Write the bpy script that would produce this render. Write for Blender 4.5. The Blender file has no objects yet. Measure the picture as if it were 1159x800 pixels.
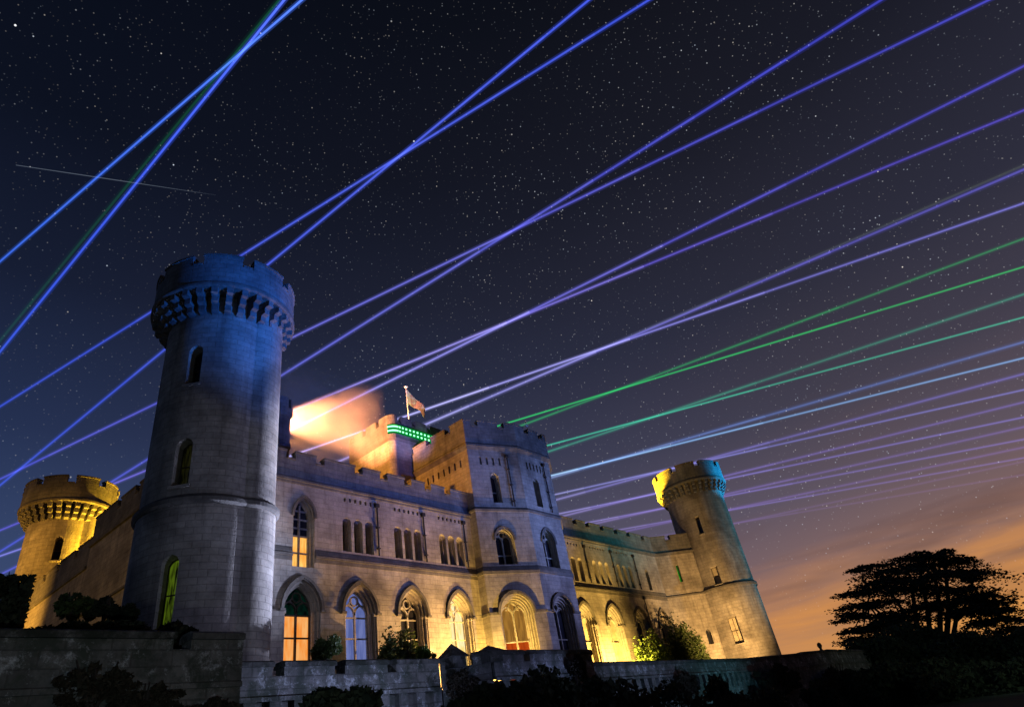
import bpy, bmesh, math, random
import numpy as np
from mathutils import Vector, Matrix
from mathutils.geometry import tessellate_polygon
R=math.radians; rnd=random.Random(7)
sc=bpy.context.scene; col=sc.collection
# ---------------------------------------------------------------- camera
cam=bpy.data.cameras.new('camera'); co=bpy.data.objects.new('camera',cam); col.objects.link(co); sc.camera=co
cam.sensor_width=36; cam.lens=21.96; cam.clip_start=.1; cam.clip_end=3000
CR=Matrix(((0.65190077,-0.32341968,-0.68587542),(-0.74039294,-0.46689548,-0.48355652),(-0.16384043,0.82304819,-0.54382717)))
co.matrix_world=CR.to_4x4()
def ray(u,v): return CR@Vector((u-579.5,400-v,-707.))/707.
def az_el(a,e,d=1.): return Vector((math.sin(R(a))*math.cos(R(e)),math.cos(R(a))*math.cos(R(e)),math.sin(R(e))))*d
sc.view_settings.view_transform='Standard'; sc.view_settings.look='None'; sc.view_settings.exposure=0.0; sc.view_settings.gamma=1
sc.cycles.use_denoising=True
try: sc.cycles.denoiser='OPENIMAGEDENOISE'; sc.cycles.denoising_prefilter='ACCURATE'
except Exception: pass
sc.cycles.transparent_max_bounces=48; sc.cycles.max_bounces=4; sc.cycles.diffuse_bounces=2; sc.cycles.glossy_bounces=2
sc.cycles.volume_bounces=0; sc.cycles.sample_clamp_indirect=1.5; sc.cycles.sample_clamp_direct=0
sc.cycles.caustics_reflective=False; sc.cycles.caustics_refractive=False
try: sc.cycles.volume_step_rate=2.0
except Exception: pass
# ---------------------------------------------------------------- node helpers
class NT:
    def __init__(s,nt): s.nt=nt; s.L=nt.links
    def n(s,t,**k):
        x=s.nt.nodes.new(t)
        for a,b in k.items(): setattr(x,a,b)
        return x
    def l(s,a,b): s.L.new(a,b)
    def put(s,sock,v):
        if hasattr(v,'is_output') or hasattr(v,'links'): s.l(v,sock)
        else: sock.default_value=v
    def m(s,op,a,b=None,c=None,clamp=False):
        x=s.n('ShaderNodeMath',operation=op); x.use_clamp=clamp
        s.put(x.inputs[0],a)
        if b is not None: s.put(x.inputs[1],b)
        if c is not None: s.put(x.inputs[2],c)
        return x.outputs[0]
    def mix(s,f,a,b,t='MIX'):
        x=s.n('ShaderNodeMix',data_type='RGBA',blend_type=t)
        s.put(x.inputs[0],f)
        for i,v in ((6,a),(7,b)):
            if isinstance(v,tuple) and len(v)==3: v=(*v,1)
            s.put(x.inputs[i],v)
        return x.outputs[2]
    def ramp(s,f,stops,interp='LINEAR'):
        x=s.n('ShaderNodeValToRGB'); x.color_ramp.interpolation=interp; e=x.color_ramp.elements
        while len(e)<len(stops): e.new(.5)
        for q,(p,c) in zip(e,stops):
            q.position=p; q.color=(*c,1) if isinstance(c,tuple) else (c,c,c,1)
        s.put(x.inputs[0],f); return x.outputs[0]
    def noise(s,v,scale,detail=3,rough=.55,dist=0):
        x=s.n('ShaderNodeTexNoise'); x.inputs['Scale'].default_value=scale; x.inputs['Detail'].default_value=detail
        x.inputs['Roughness'].default_value=rough; x.inputs['Distortion'].default_value=dist
        if v is not None: s.put(x.inputs['Vector'],v)
        return x.outputs['Fac']
    def sep(s,v):
        x=s.n('ShaderNodeSeparateXYZ'); s.put(x.inputs[0],v); return x.outputs
def lin(r,g,b): 
    f=lambda c:(c/255/12.92 if c/255<=.04045 else ((c/255+.055)/1.055)**2.4)
    return (f(r),f(g),f(b))
# ---------------------------------------------------------------- world: night sky, stars, horizon glow
w=bpy.data.worlds.new('World'); sc.world=w; w.use_nodes=True; W=NT(w.node_tree); w.node_tree.nodes.clear()
g=W.n('ShaderNodeTexCoord').outputs['Generated']; X,Y,Z=W.sep(g)
el=W.m('ARCSINE',W.m('MAXIMUM',-1.0,W.m('MINIMUM',1.0,Z)))
el=W.m('DIVIDE',el,R(90))
az=W.m('ARCTAN2',X,Y)                                  # 0 = +Y, grows toward +X
t=W.m('SMOOTHSTEP' if False else 'MULTIPLY_ADD',az,1/R(75),-R(8)/R(75),clamp=True)
left=W.ramp(el,[(0,lin(74,90,128)),(.2,lin(53,70,108)),(.30,lin(36,48,80)),(.42,lin(22,29,50)),(.55,lin(12,17,31)),(.72,lin(8,12,23)),(1,lin(5,8,15))])
right=W.ramp(el,[(0,lin(224,158,72)),(.035,lin(212,146,78)),(.065,lin(176,124,86)),(.10,lin(134,104,98)),(.16,lin(96,84,95)),(.24,lin(66,62,76)),(.34,lin(45,45,60)),(.5,lin(26,27,38)),(.68,lin(13,15,23)),(1,lin(6,8,14))])
sky=W.mix(t,left,right)
back=W.m('MULTIPLY_ADD',Y,-3.0,-1.0,clamp=True)
sky=W.mix(back,sky,W.ramp(el,[(0,lin(24,28,48)),(.3,lin(18,21,36)),(1,lin(8,10,16))]))
# low streaky clouds lit from the horizon
mp=W.n('ShaderNodeMapping'); mp.inputs['Scale'].default_value=(1.2,1.2,9); W.l(g,mp.inputs['Vector'])
cn=W.noise(mp.outputs[0],2.3,4,.55,.6)
cl=W.ramp(cn,[(.40,0.),(.62,1.)])
clw=W.m('MULTIPLY',cl,W.ramp(el,[(0,1.),(.05,1.),(.085,.55),(.12,.0)]))
clw=W.m('MULTIPLY',clw,W.ramp(t,[(.55,0.),(.85,1.)]))
sky=W.mix(W.m('MULTIPLY',clw,.75),sky,lin(226,150,72))
dark=W.m('MULTIPLY',W.ramp(W.noise(mp.outputs[0],3.6,3,.5,.3),[(.5,0.),(.7,1.)]),W.ramp(el,[(0,.5),(.10,.5),(.16,.12),(.3,0.)]))
sky=W.mix(W.m('MULTIPLY',dark,t),sky,lin(96,70,66))
# stars
def stars(scale,rad,keep,seed,gain):
    m_=W.n('ShaderNodeMapping'); m_.inputs['Location'].default_value=(seed,seed*1.7,seed*.3); W.l(g,m_.inputs['Vector'])
    v=W.n('ShaderNodeTexVoronoi'); v.inputs['Scale'].default_value=scale; W.l(m_.outputs[0],v.inputs['Vector'])
    c=W.sep(v.outputs['Color'])
    d=W.m('SUBTRACT',1.0,W.m('DIVIDE',v.outputs['Distance'],rad),clamp=True)
    k=W.m('GREATER_THAN',c[0],1-keep)
    b=W.m('POWER',W.m('DIVIDE',W.m('SUBTRACT',c[0],1-keep),keep,clamp=True),3.0)
    b=W.m('ADD',W.m('MULTIPLY',b,gain),.13*gain)
    return W.m('MULTIPLY',W.m('MULTIPLY',W.m('POWER',d,.7),k),b),c[1]
band=W.m('MULTIPLY',W.ramp(W.noise(g,3.4,4,.65),[(.36,.25),(.66,1.)]),W.ramp(t,[(.3,.7),(.62,1.5),(1,1.3)]))
s1,c1=stars(175,.17,1.0,0,.55); s2,c2=stars(60,.062,.55,3.1,1.1); s3,c3=stars(20,.027,.45,7.7,2.6)
st=W.m('ADD',W.m('ADD',W.m('MULTIPLY',s1,band),s2),s3)
st=W.m('MULTIPLY',st,W.ramp(el,[(0,.0),(.05,.1),(.14,.7),(.3,1.)]))
starcol=W.mix(c2,(0.7,.82,1.),(1.,.9,.78))
sc_=W.n('ShaderNodeVectorMath',operation='SCALE'); W.l(starcol,sc_.inputs[0]); W.l(st,sc_.inputs['Scale'])
mw=W.mix(1.0,sky,sc_.outputs[0],'ADD')
bg=W.n('ShaderNodeBackground'); W.l(mw,bg.inputs[0]); bg.inputs[1].default_value=1.0
ns=W.n('ShaderNodeTexSky'); ns.sky_type='NISHITA'; ns.sun_disc=False; ns.sun_elevation=R(-4); ns.sun_rotation=R(95)
bg2=W.n('ShaderNodeBackground'); W.l(ns.outputs[0],bg2.inputs[0]); bg2.inputs[1].default_value=.01
ad=W.n('ShaderNodeAddShader'); W.l(bg.outputs[0],ad.inputs[0]); W.l(bg2.outputs[0],ad.inputs[1])
wo=W.n('ShaderNodeOutputWorld'); W.l(ad.outputs[0],wo.inputs[0])
# ---------------------------------------------------------------- lights
def lamp(kind,name,loc,energy,colr,target=None,size=.15,angle=60,blend=.6):
    d=bpy.data.lights.new(name,kind); d.energy=energy; d.color=colr
    o=bpy.data.objects.new(name,d); col.objects.link(o); o.location=loc
    if kind=='SPOT': d.spot_size=R(angle); d.spot_blend=blend; d.shadow_soft_size=size
    elif kind=='POINT': d.shadow_soft_size=size
    elif kind=='AREA': d.size=size
    elif kind=='SUN': d.angle=R(angle)
    if target is not None: o.rotation_euler=(Vector(target)-Vector(loc)).to_track_quat('-Z','Y').to_euler()
    return o
YEL=(1.,.60,.13); AMB=(1.,.55,.20); BLU=(.10,.24,1.); VIO=(.42,.45,1.); CYA=(.06,.55,.75)
lamp('SUN','moon',(60,-40,60),.02,(.45,.55,1.),(30,30,10),angle=3)
lamp('SPOT','violet_wash',(50,15,5.6),13500,(.28,.35,.95),(27,30,17),.6,64,.8)
lamp('SPOT','bay_blue',(58,-4,2),46000,(.13,.28,1.),(39,28,19),.3,26,.9)
lamp('SPOT','white_wash',(32.0,23.6,3.4),80000,(.50,.58,.95),(15.2,26.0,11),.25,40,.9)
lamp('SPOT','tower_fill',(22,-6,0),6000,(.42,.52,.95),(13,27,10),.5,32,.9)
lamp('SPOT','blue_tower_wash',(24,-10,0),150000,(.012,.16,.95),(14.2,27,26.0),.5,24,1.)
lamp('SPOT','blue_parapet_wash',(30,2,0),22000,(.035,.13,1.),(25,30,22.5),.4,44,1.)
lamp('SPOT','flood_bay',(32.2,27.9,3.25),8000,YEL,(31.8,31.5,8),.06,150,.5)
lamp('SPOT','flood_wing',(30.4,26.6,3.3),7000,(1.,.54,.18),(27.0,30,8.5),.07,110,.8)
lamp('SPOT','flood_right_wing',(47.2,27.4,3.3),14000,YEL,(48.8,30.4,8.4),.45,116,.7)
lamp('SPOT','flood_right_wall',(58.0,21.4,3.5),11500,(1.,.57,.19),(63.0,29,9),.1,100,.9)
lamp('SPOT','cyan_wash',(84,-8,6),60000,(.05,.30,.48),(68,26,15),.4,30,.9)
lamp('SPOT','cyan_crown',(80,-8,4),700000,(.005,.20,.50),(67.5,26,24.6),.3,11,.8)
lamp('SPOT','teal_parapet_wash',(50,-4,-1),42000,(.01,.36,.43),(54,30,22.6),.2,32,1.)
lamp('SPOT','roof_lamp_left',(20.6,36.4,20.6),8000,(1.,.39,.04),(34,34,19.5),.12,88,.3)
lamp('SPOT','roof_lamp_right',(63.6,40.0,17.0),330000,(1.,.54,.02),(65.0,28.5,25.4),.1,27,.3)
lamp('SPOT','court_lamp_yellow',(19.5,53.0,15.8),26000,(1.,.55,.03),(15.8,56,21.5),.1,120,.5)
lamp('SPOT','side_lamp_yellow',(-2,48,3.5),42000,(1.,.48,.06),(14.8,57,16),.2,42,.8)
lamp('SPOT','side_lamp_dim',(-2,40,3.5),1800,(1.,.56,.07),(14.0,44,11),.2,90,.8)
lamp('SPOT','keep_violet',(27.5,30.9,17.4),6000,(.40,.36,1.),(34.2,35.4,26.2),.1,30,.8)
lamp('SPOT','terrace_uplight_a',(14.5,15.4,-.9),1200,(.42,.50,.90),(14.5,20,3.4),.2,125,1.)
lamp('SPOT','terrace_uplight_b',(25.5,13.2,-.9),1700,(.34,.44,.95),(25,19,3.4),.2,120,1.)
lamp('SPOT','terrace_uplight_c',(34.5,15.4,-.9),1000,(.34,.46,.85),(34.5,20,3.2),.2,125,1.)
lamp('SPOT','terrace_uplight_d',(45,15.4,-.9),800,(.16,.50,.70),(45,20,3.2),.2,125,1.)
lamp('SPOT','terrace_wash_left',(2,2,-1),1200,(.50,.62,.70),(6,16,3.6),.2,80,.9)
lamp('SPOT','terrace_teal',(70,12,-1),6500,(.03,.6,.65),(70,19,3.8),.2,60,.8)
lamp('SPOT','garden_fill',(58,-6,3),2600,(.55,.75,.60),(72,8,0),.5,80,1.)
# ---------------------------------------------------------------- materials
def mat(name):
    m=bpy.data.materials.new(name); m.use_nodes=True; m.node_tree.nodes.clear(); T=NT(m.node_tree)
    o=T.n('ShaderNodeOutputMaterial'); return m,T,o
def princ(T,o,base,rough=.85,bump=None,bs=.3,bd=.05,metal=0.):
    p=T.n('ShaderNodeBsdfPrincipled')
    if isinstance(base,tuple): base=(*base,1)
    T.put(p.inputs['Base Color'],base); T.put(p.inputs['Roughness'],rough); p.inputs['Metallic'].default_value=metal
    p.inputs['Specular IOR Level'].default_value=.25
    if bump is not None:
        b=T.n('ShaderNodeBump'); b.inputs['Strength'].default_value=bs; b.inputs['Distance'].default_value=bd
        T.l(bump,b.inputs['Height']); T.l(b.outputs[0],p.inputs['Normal'])
    T.l(p.outputs[0],o.inputs[0]); return p
def stone(name,c1,c2,stain,bw=.66,bh=.29,moss=None,contrast=.5,mortar=.02,bs=.5):
    m,T,o=mat(name); uv=T.n('ShaderNodeTexCoord'); u=uv.outputs['UV']; ob=uv.outputs['Object']
    br=T.n('ShaderNodeTexBrick'); T.l(u,br.inputs['Vector'])
    br.inputs['Scale'].default_value=1; br.inputs['Brick Width'].default_value=bw; br.inputs['Row Height'].default_value=bh
    br.inputs['Mortar Size'].default_value=mortar; br.inputs['Mortar Smooth'].default_value=.4; br.inputs['Bias'].default_value=-.1
    br.inputs['Color1'].default_value=(.82,.82,.82,1); br.inputs['Color2'].default_value=(1.10,1.09,1.07,1); br.inputs['Mortar'].default_value=(.58,.56,.54,1)
    n1=T.noise(ob,.28,4,.6,.4); n2=T.noise(ob,1.7,5,.65); n3=T.noise(ob,9,4,.6)
    base=T.mix(T.ramp(n2,[(.3,0.),(.7,1.)]),c1,c2)
    base=T.mix(T.m('MULTIPLY',T.ramp(n1,[(.45,0.),(.68,1.)]),contrast),base,stain)
    mp=T.n('ShaderNodeMapping'); mp.inputs['Scale'].default_value=(1.6,1.6,.16); T.l(ob,mp.inputs['Vector'])
    drip=T.ramp(T.noise(mp.outputs[0],1.3,4,.6),[(.52,0.),(.74,1.)])
    base=T.mix(T.m('MULTIPLY',drip,contrast*.7),base,stain)
    base=T.mix(.65,base,br.outputs['Color'],'MULTIPLY')
    base=T.mix(.5,base,T.ramp(n3,[(.25,.7),(.75,1.2)]),'MULTIPLY')
    if moss:
        base=T.mix(T.ramp(T.noise(ob,.9,6,.75,.1),[(.46,0.),(.58,1.)]),base,moss[0])
        base=T.mix(T.ramp(T.noise(ob,1.6,9,.84,.15),[(.54,0.),(.66,1.)]),base,moss[1])
    h=T.m('ADD',T.m('MULTIPLY',br.outputs['Fac'],-.5),T.m('ADD',T.m('MULTIPLY',n3,.5),T.m('MULTIPLY',n2,.6)))
    princ(T,o,base,.9,h,bs,.06); return m
M={}
M['stone']=stone('castle_stone',(.27,.24,.195),(.42,.375,.31),(.10,.085,.07),contrast=.85)
M['trim']=stone('trim_stone',(.31,.275,.225),(.42,.38,.31),(.13,.115,.10),bw=1.1,bh=.5,contrast=.6)
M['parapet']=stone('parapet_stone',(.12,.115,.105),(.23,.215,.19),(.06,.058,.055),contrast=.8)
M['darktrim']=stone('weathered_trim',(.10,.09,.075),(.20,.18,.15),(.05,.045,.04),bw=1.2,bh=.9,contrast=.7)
M['mossy']=stone('mossy_stone',(.12,.12,.11),(.22,.215,.20),(.05,.05,.045),bw=.9,bh=.36,moss=((.06,.07,.055),(.50,.52,.52)),contrast=.8,bs=.7)
M['coping']=stone('coping_stone',(.07,.07,.065),(.15,.145,.135),(.035,.035,.03),bw=1.4,bh=3,moss=((.03,.035,.025),(.26,.26,.23)),contrast=.8,bs=.7)
def simple(name,c,rough=.7,nz=0,metal=0.,var=.3):
    m,T,o=mat(name); ob=T.n('ShaderNodeTexCoord').outputs['Object']
    n=T.noise(ob,nz or 6,4,.6)
    b=T.mix(T.ramp(n,[(.3,0.),(.7,1.)]),tuple(x*(1-var) for x in c),tuple(min(1,x*(1+var)) for x in c))
    princ(T,o,b,rough,n,.2,.02,metal); return m
M['lead']=simple('painted_iron',(.025,.025,.028),.5)
M['frame']=simple('window_frame',(.30,.275,.23),.7)
M['darkframe']=simple('dark_timber',(.06,.045,.035),.6)
M['roof']=simple('roof_lead',(.08,.08,.085),.7)
M['pole']=simple('white_pole',(.7,.68,.62),.4)
m,T,o=mat('dark_glass'); ob=T.n('ShaderNodeTexCoord').outputs['Object']
princ(T,o,T.mix(T.noise(ob,1.5,2),(.008,.009,.012),(.03,.03,.04)),.08,T.noise(ob,2.2,2),.05,.05); M['glass']=m
def lit(name,c1,c2,s,scale=(3,3,.6),fade=None):
    m,T,o=mat(name); ob=T.n('ShaderNodeTexCoord').outputs['Object']
    mp=T.n('ShaderNodeMapping'); mp.inputs['Scale'].default_value=scale; T.l(ob,mp.inputs['Vector'])
    c=T.mix(T.ramp(T.noise(mp.outputs[0],1.6,3,.5,.4),[(.35,0.),(.65,1.)]),c1,c2)
    p=T.n('ShaderNodeEmission'); T.l(c,p.inputs[0]); p.inputs[1].default_value=s
    g_=T.n('ShaderNodeBsdfGlossy'); g_.inputs['Roughness'].default_value=.1; g_.inputs[0].default_value=(.3,.3,.3,1)
    mx=T.n('ShaderNodeMixShader'); mx.inputs[0].default_value=.08; T.l(p.outputs[0],mx.inputs[1]); T.l(g_.outputs[0],mx.inputs[2])
    T.l(mx.outputs[0],o.inputs[0]); return m
M['blind']=simple('pale_window_blind',(.34,.29,.20),.8,2)
M['gold_reflection']=lit('window_gold_reflection',lin(190,135,55),lin(140,95,40),.8)  # golden light reflected in the bay panes, painted as emission
M['lit_orange']=lit('window_lit_orange',lin(255,150,60),lin(255,185,110),1.0)
M['lit_amber']=lit('window_lit_amber',lin(255,205,110),lin(255,160,60),1.15)
M['lit_blue']=lit('window_lit_blue',lin(96,112,180),lin(128,140,205),.75)  # pale bluish light on the window, put into the panes as emission
M['lit_green']=lit('window_green_curtain',lin(130,165,35),lin(16,18,7),.32,(8,8,1))
M['lit_dimgreen']=lit('window_dim_green',lin(50,50,18),lin(6,8,6),.3,(6,6,1))
M['floodlit_white']=lit('window_floodlit_glow',lin(255,240,190),lin(255,215,120),1.2)  # floodlight falling on this window is painted as its own glow
M['lit_red']=lit('window_red_curtain',lin(205,80,20),lin(170,60,15),.9)
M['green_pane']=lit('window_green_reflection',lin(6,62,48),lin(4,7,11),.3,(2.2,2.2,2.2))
def foliage(name,c1,c2):
    m,T,o=mat(name); gi=T.n('ShaderNodeNewGeometry'); r=gi.outputs['Random Per Island']
    c=T.mix(r,c1,c2); p=princ(T,o,c,.75)
    try: p.inputs['Transmission Weight'].default_value=0
    except Exception: pass
    tr=T.n('ShaderNodeBsdfTranslucent'); T.l(c,tr.inputs[0]); mx=T.n('ShaderNodeMixShader'); mx.inputs[0].default_value=.25
    T.l(p.outputs[0],mx.inputs[1]); T.l(tr.outputs[0],mx.inputs[2]); T.l(mx.outputs[0],o.inputs[0]); return m
M['leaf']=foliage('leaves_green',(.035,.055,.018),(.085,.12,.035))
M['leaf2']=foliage('leaves_light_green',(.07,.13,.02),(.17,.24,.05))
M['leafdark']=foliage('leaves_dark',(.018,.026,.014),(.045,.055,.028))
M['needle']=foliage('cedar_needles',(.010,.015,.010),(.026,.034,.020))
M['ivy']=foliage('ivy_leaves',(.03,.03,.018),(.07,.055,.035))
M['bark']=simple('bark',(.04,.033,.027),.9,4)
M['grass']=simple('lawn_grass',(.03,.042,.018),.95,1.5)
M['gravel']=simple('terrace_gravel',(.20,.17,.13),.95,14)
# ---------------------------------------------------------------- object helpers
def tag(o,label=None,cat=None,group=None,kind=None):
    for k,v in (('label',label),('category',cat),('group',group),('kind',kind)):
        if v: o[k]=v
    return o
def empty(name,loc,label=None,cat=None,group=None):
    o=bpy.data.objects.new(name,None); col.objects.link(o); o.location=loc; return tag(o,label,cat,group)
class MB:
    def __init__(s): s.v=[]; s.f=[]; s.m=[]; s.uv=[]
    def poly(s,pts,mi=0,uv=None):
        i=len(s.v); s.v+= [tuple(p) for p in pts]; s.f.append(tuple(range(i,i+len(pts)))); s.m.append(mi); s.uv.append(uv)
    def box(s,a,b,mi=0,fr=None):
        x0,y0,z0=a; x1,y1,z1=b
        P=[Vector(p) for p in ((x0,y0,z0),(x1,y0,z0),(x1,y1,z0),(x0,y1,z0),(x0,y0,z1),(x1,y0,z1),(x1,y1,z1),(x0,y1,z1))]
        if fr: P=[fr(*p) for p in P]
        for q in ((0,3,2,1),(4,5,6,7),(0,1,5,4),(1,2,6,5),(2,3,7,6),(3,0,4,7)): s.poly([P[k] for k in q],mi)
    def build(s,name,mats,parent=None,uvmode=None,smooth=None,weld=False,loc=None):
        me=bpy.data.meshes.new(name); off=Vector(loc) if loc else (parent_off(parent))
        me.from_pydata([tuple(Vector(v)-off) for v in s.v],[],s.f); me.update()
        for m_ in (mats if isinstance(mats,(list,tuple)) else [mats]): me.materials.append(m_)
        me.polygons.foreach_set('material_index',s.m)
        if weld:
            b=bmesh.new(); b.from_mesh(me); bmesh.ops.remove_doubles(b,verts=b.verts,dist=1e-4); b.to_mesh(me); b.free()
        set_uv(me,uvmode,off)
        if smooth: me.shade_smooth(); me.set_sharp_from_angle(angle=R(smooth))
        o=bpy.data.objects.new(name,me); col.objects.link(o)
        if parent: o.parent=parent
        elif loc: o.location=loc
        return o
def parent_off(p):
    off=Vector((0,0,0))
    while p is not None: off+=p.location; p=p.parent
    return off
def set_uv(me,mode=None,off=Vector((0,0,0))):
    uvl=me.uv_layers.new(name='UVMap') if not me.uv_layers else me.uv_layers[0]
    for p in me.polygons:
        n=p.normal
        if mode and mode[0]=='cyl' and abs(n.z)<.7:
            cx,cy,r=mode[1:]
            a=[]
            for li in p.loop_indices:
                v=me.vertices[me.loops[li].vertex_index].co+off; a.append((li,math.atan2(v.y-cy,v.x-cx),v.z))
            ref=a[0][1]
            for li,t_,z in a:
                while t_-ref>math.pi: t_-=2*math.pi
                while t_-ref<-math.pi: t_+=2*math.pi
                uvl.data[li].uv=(t_*r,z)
            continue
        for li in p.loop_indices:
            v=me.vertices[me.loops[li].vertex_index].co+off
            if abs(n.z)>.7: uvl.data[li].uv=(v.x,v.y*.7)
            else:
                h=Vector((-n.y,n.x)); h.normalize() if h.length>0 else None
                uvl.data[li].uv=(v.x*h.x+v.y*h.y,v.z)
def frame_of(p0,p1):
    p0=Vector((*p0,0)); p1=Vector((*p1,0)); d=(p1-p0).normalized(); n=Vector((d.y,-d.x,0))   # n points outward
    return (lambda s,dep,z: p0+d*s-n*dep+Vector((0,0,z))), (p1-p0).length     # dep>0 goes INTO the wall
def arch(cx,z0,zs,w,h,n=9):
    Rr=(w*w+h*h)/(2*w); a1=math.asin(min(1,h/Rr))
    pts=[(cx-w,z0),(cx+w,z0)]
    for i in range(n+1):
        a=a1*i/n; pts.append((cx+(w-Rr)+Rr*math.cos(a),zs+Rr*math.sin(a)))
    for i in range(n-1,-1,-1):
        a=a1*i/n; pts.append((cx-(w-Rr)-Rr*math.cos(a),zs+Rr*math.sin(a)))
    return pts
def rect(x0,x1,z0,z1): return [(x0,z0),(x1,z0),(x1,z1),(x0,z1)]
def panel(mb,fr,outer,holes,dep=0,mi=0):
    loops=[[Vector((a,b,0)) for a,b in L] for L in [outer]+holes]
    flat=[p for L in loops for p in L]
    for t_ in tessellate_polygon(loops):
        a,b,c=[flat[i] for i in t_]
        if (b-a).cross(c-a).z<0: b,c=c,b
        mb.poly([fr(q.x,dep,q.y) for q in (a,b,c)],mi)
def ring(mb,fr,La,da,Lb,db,mi=0,skip0=False):
    n=len(La)
    for i in range(n):
        if skip0 and i==0: continue
        j=(i+1)%n
        mb.poly([fr(La[i][0],da,La[i][1]),fr(La[j][0],da,La[j][1]),fr(Lb[j][0],db,Lb[j][1]),fr(Lb[i][0],db,Lb[i][1])],mi)
def ribbon(mb,fr,path,wd,d0,d1,mi=0,closed=False):
    n=len(path); L=[];Rr=[]
    for i,(x,z) in enumerate(path):
        a=path[(i-1)%n] if (i>0 or closed) else path[i]; b=path[(i+1)%n] if (i<n-1 or closed) else path[i]
        dx,dz=b[0]-a[0],b[1]-a[1]; l_=math.hypot(dx,dz) or 1; nx,nz=-dz/l_*wd/2,dx/l_*wd/2
        L.append((x+nx,z+nz)); Rr.append((x-nx,z-nz))
    for i in range(n if closed else n-1):
        j=(i+1)%n; A,B,C,D=L[i],L[j],Rr[j],Rr[i]
        mb.poly([fr(A[0],d0,A[1]),fr(D[0],d0,D[1]),fr(C[0],d0,C[1]),fr(B[0],d0,B[1])],mi)
        mb.poly([fr(A[0],d0,A[1]),fr(B[0],d0,B[1]),fr(B[0],d1,B[1]),fr(A[0],d1,A[1])],mi)
        mb.poly([fr(D[0],d0,D[1]),fr(D[0],d1,D[1]),fr(C[0],d1,C[1]),fr(C[0],d0,C[1])],mi)
    if not closed:
        for i in (0,n-1):
            A,D=L[i],Rr[i]; mb.poly([fr(A[0],d0,A[1]),fr(D[0],d0,D[1]),fr(D[0],d1,D[1]),fr(A[0],d1,A[1])],mi)
def arcpts(cx,zs,w,h,n=9): return arch(cx,0,zs,w,h,n)[2:]
# ================================================================ the castle (one building)
castle=empty('castle',(39,30,3),'pale stone mock medieval castle with round corner towers, floodlit under the laser beams','castle')
ZG=3.0
def window_mesh(fr,cx,z0,zs,w,h,dep,parent,glass='glass',lower=None,ztr=None,lights=2,tracery=True,frame='frame',name='arched_window',label=None,bars=()):
    """glass panel + stone mullions filling an arched opening at depth dep"""
    mb=MB(); L=arch(cx,z0,zs,w,h)
    mats=[M[frame],M[glass],M[lower or glass]]
    if lower and ztr:
        up=[(cx-w,ztr)]+[(cx+w,ztr)]+L[2:] if ztr<zs else None
        panel(mb,fr,up,[],dep+.12,1); panel(mb,fr,rect(cx-w,cx+w,z0,ztr),[],dep+.12,2)
    else: panel(mb,fr,L,[],dep+.12,1)
    ribbon(mb,fr,[(x,z) for x,z in L],.11,dep,dep+.14,0,closed=True)
    bw=.085
    for i in range(1,lights):
        x=cx-w+2*w*i/lights; ribbon(mb,fr,[(x,z0),(x,zs+ (h*.15 if tracery else h*.8))],bw,dep-.01,dep+.13,0)
    for zb in bars: ribbon(mb,fr,[(cx-w,zb),(cx+w,zb)],bw*.75,dep-.005,dep+.13,0)
    if tracery:
        lw=w/lights
        for i in range(lights):
            c=cx-w+lw*(2*i+1); ribbon(mb,fr,arcpts(c,zs,lw,lw*1.25,6),bw,dep-.012,dep+.12,0)
        r=w*.30; cz=zs+h*.60
        ribbon(mb,fr,[(cx+r*math.cos(a*math.pi/6),cz+r*math.sin(a*math.pi/6)) for a in range(12)],bw*.8,dep-.014,dep+.12,0,closed=True)
        ribbon(mb,fr,[(cx-w*.5,zs+h*.42),(cx-r*.8,cz)],bw*.7,dep-.006,dep+.12,0); ribbon(mb,fr,[(cx+w*.5,zs+h*.42),(cx+r*.8,cz)],bw*.7,dep-.006,dep+.12,0)
    o=mb.build(name,mats,parent)
    if label: o['label']=label
    return o
def stepped(mb,fr,cx,z0,zs,w,h,steps,mi=0):
    """moulded reveal; returns inner w,h,depth"""
    d=0; L=arch(cx,z0,zs,w,h)
    for (dd,inn) in steps:
        ring(mb,fr,L,d,L,d+dd,mi); d+=dd
        if inn: w2,h2=w-inn,h-inn*1.15; L2=arch(cx,z0,zs,w2,h2); ring(mb,fr,L,d,L2,d,mi); L,w,h=L2,w2,h2
    return w,h,d
def hood(fr,cx,zs,w,h,parent,th=.16,pr=.13,stops=True):
    mb=MB(); ribbon(mb,fr,arcpts(cx,zs,w+th/2+.02,h+th*.65+.02,12),th,-pr,.04)
    ribbon(mb,fr,arcpts(cx,zs,w+th/2-.06,h+th*.65-.09,12),.08,-pr*.55,.04)
    if stops:
        for s in (-1,1): mb.box((cx+s*(w+th/2+.02)-.15,-pr-.04,zs-.12),(cx+s*(w+th/2+.02)+.15,.03,zs+.0),0,fr)
    return mb.build('hood_mould',M['darktrim'],parent)
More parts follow.
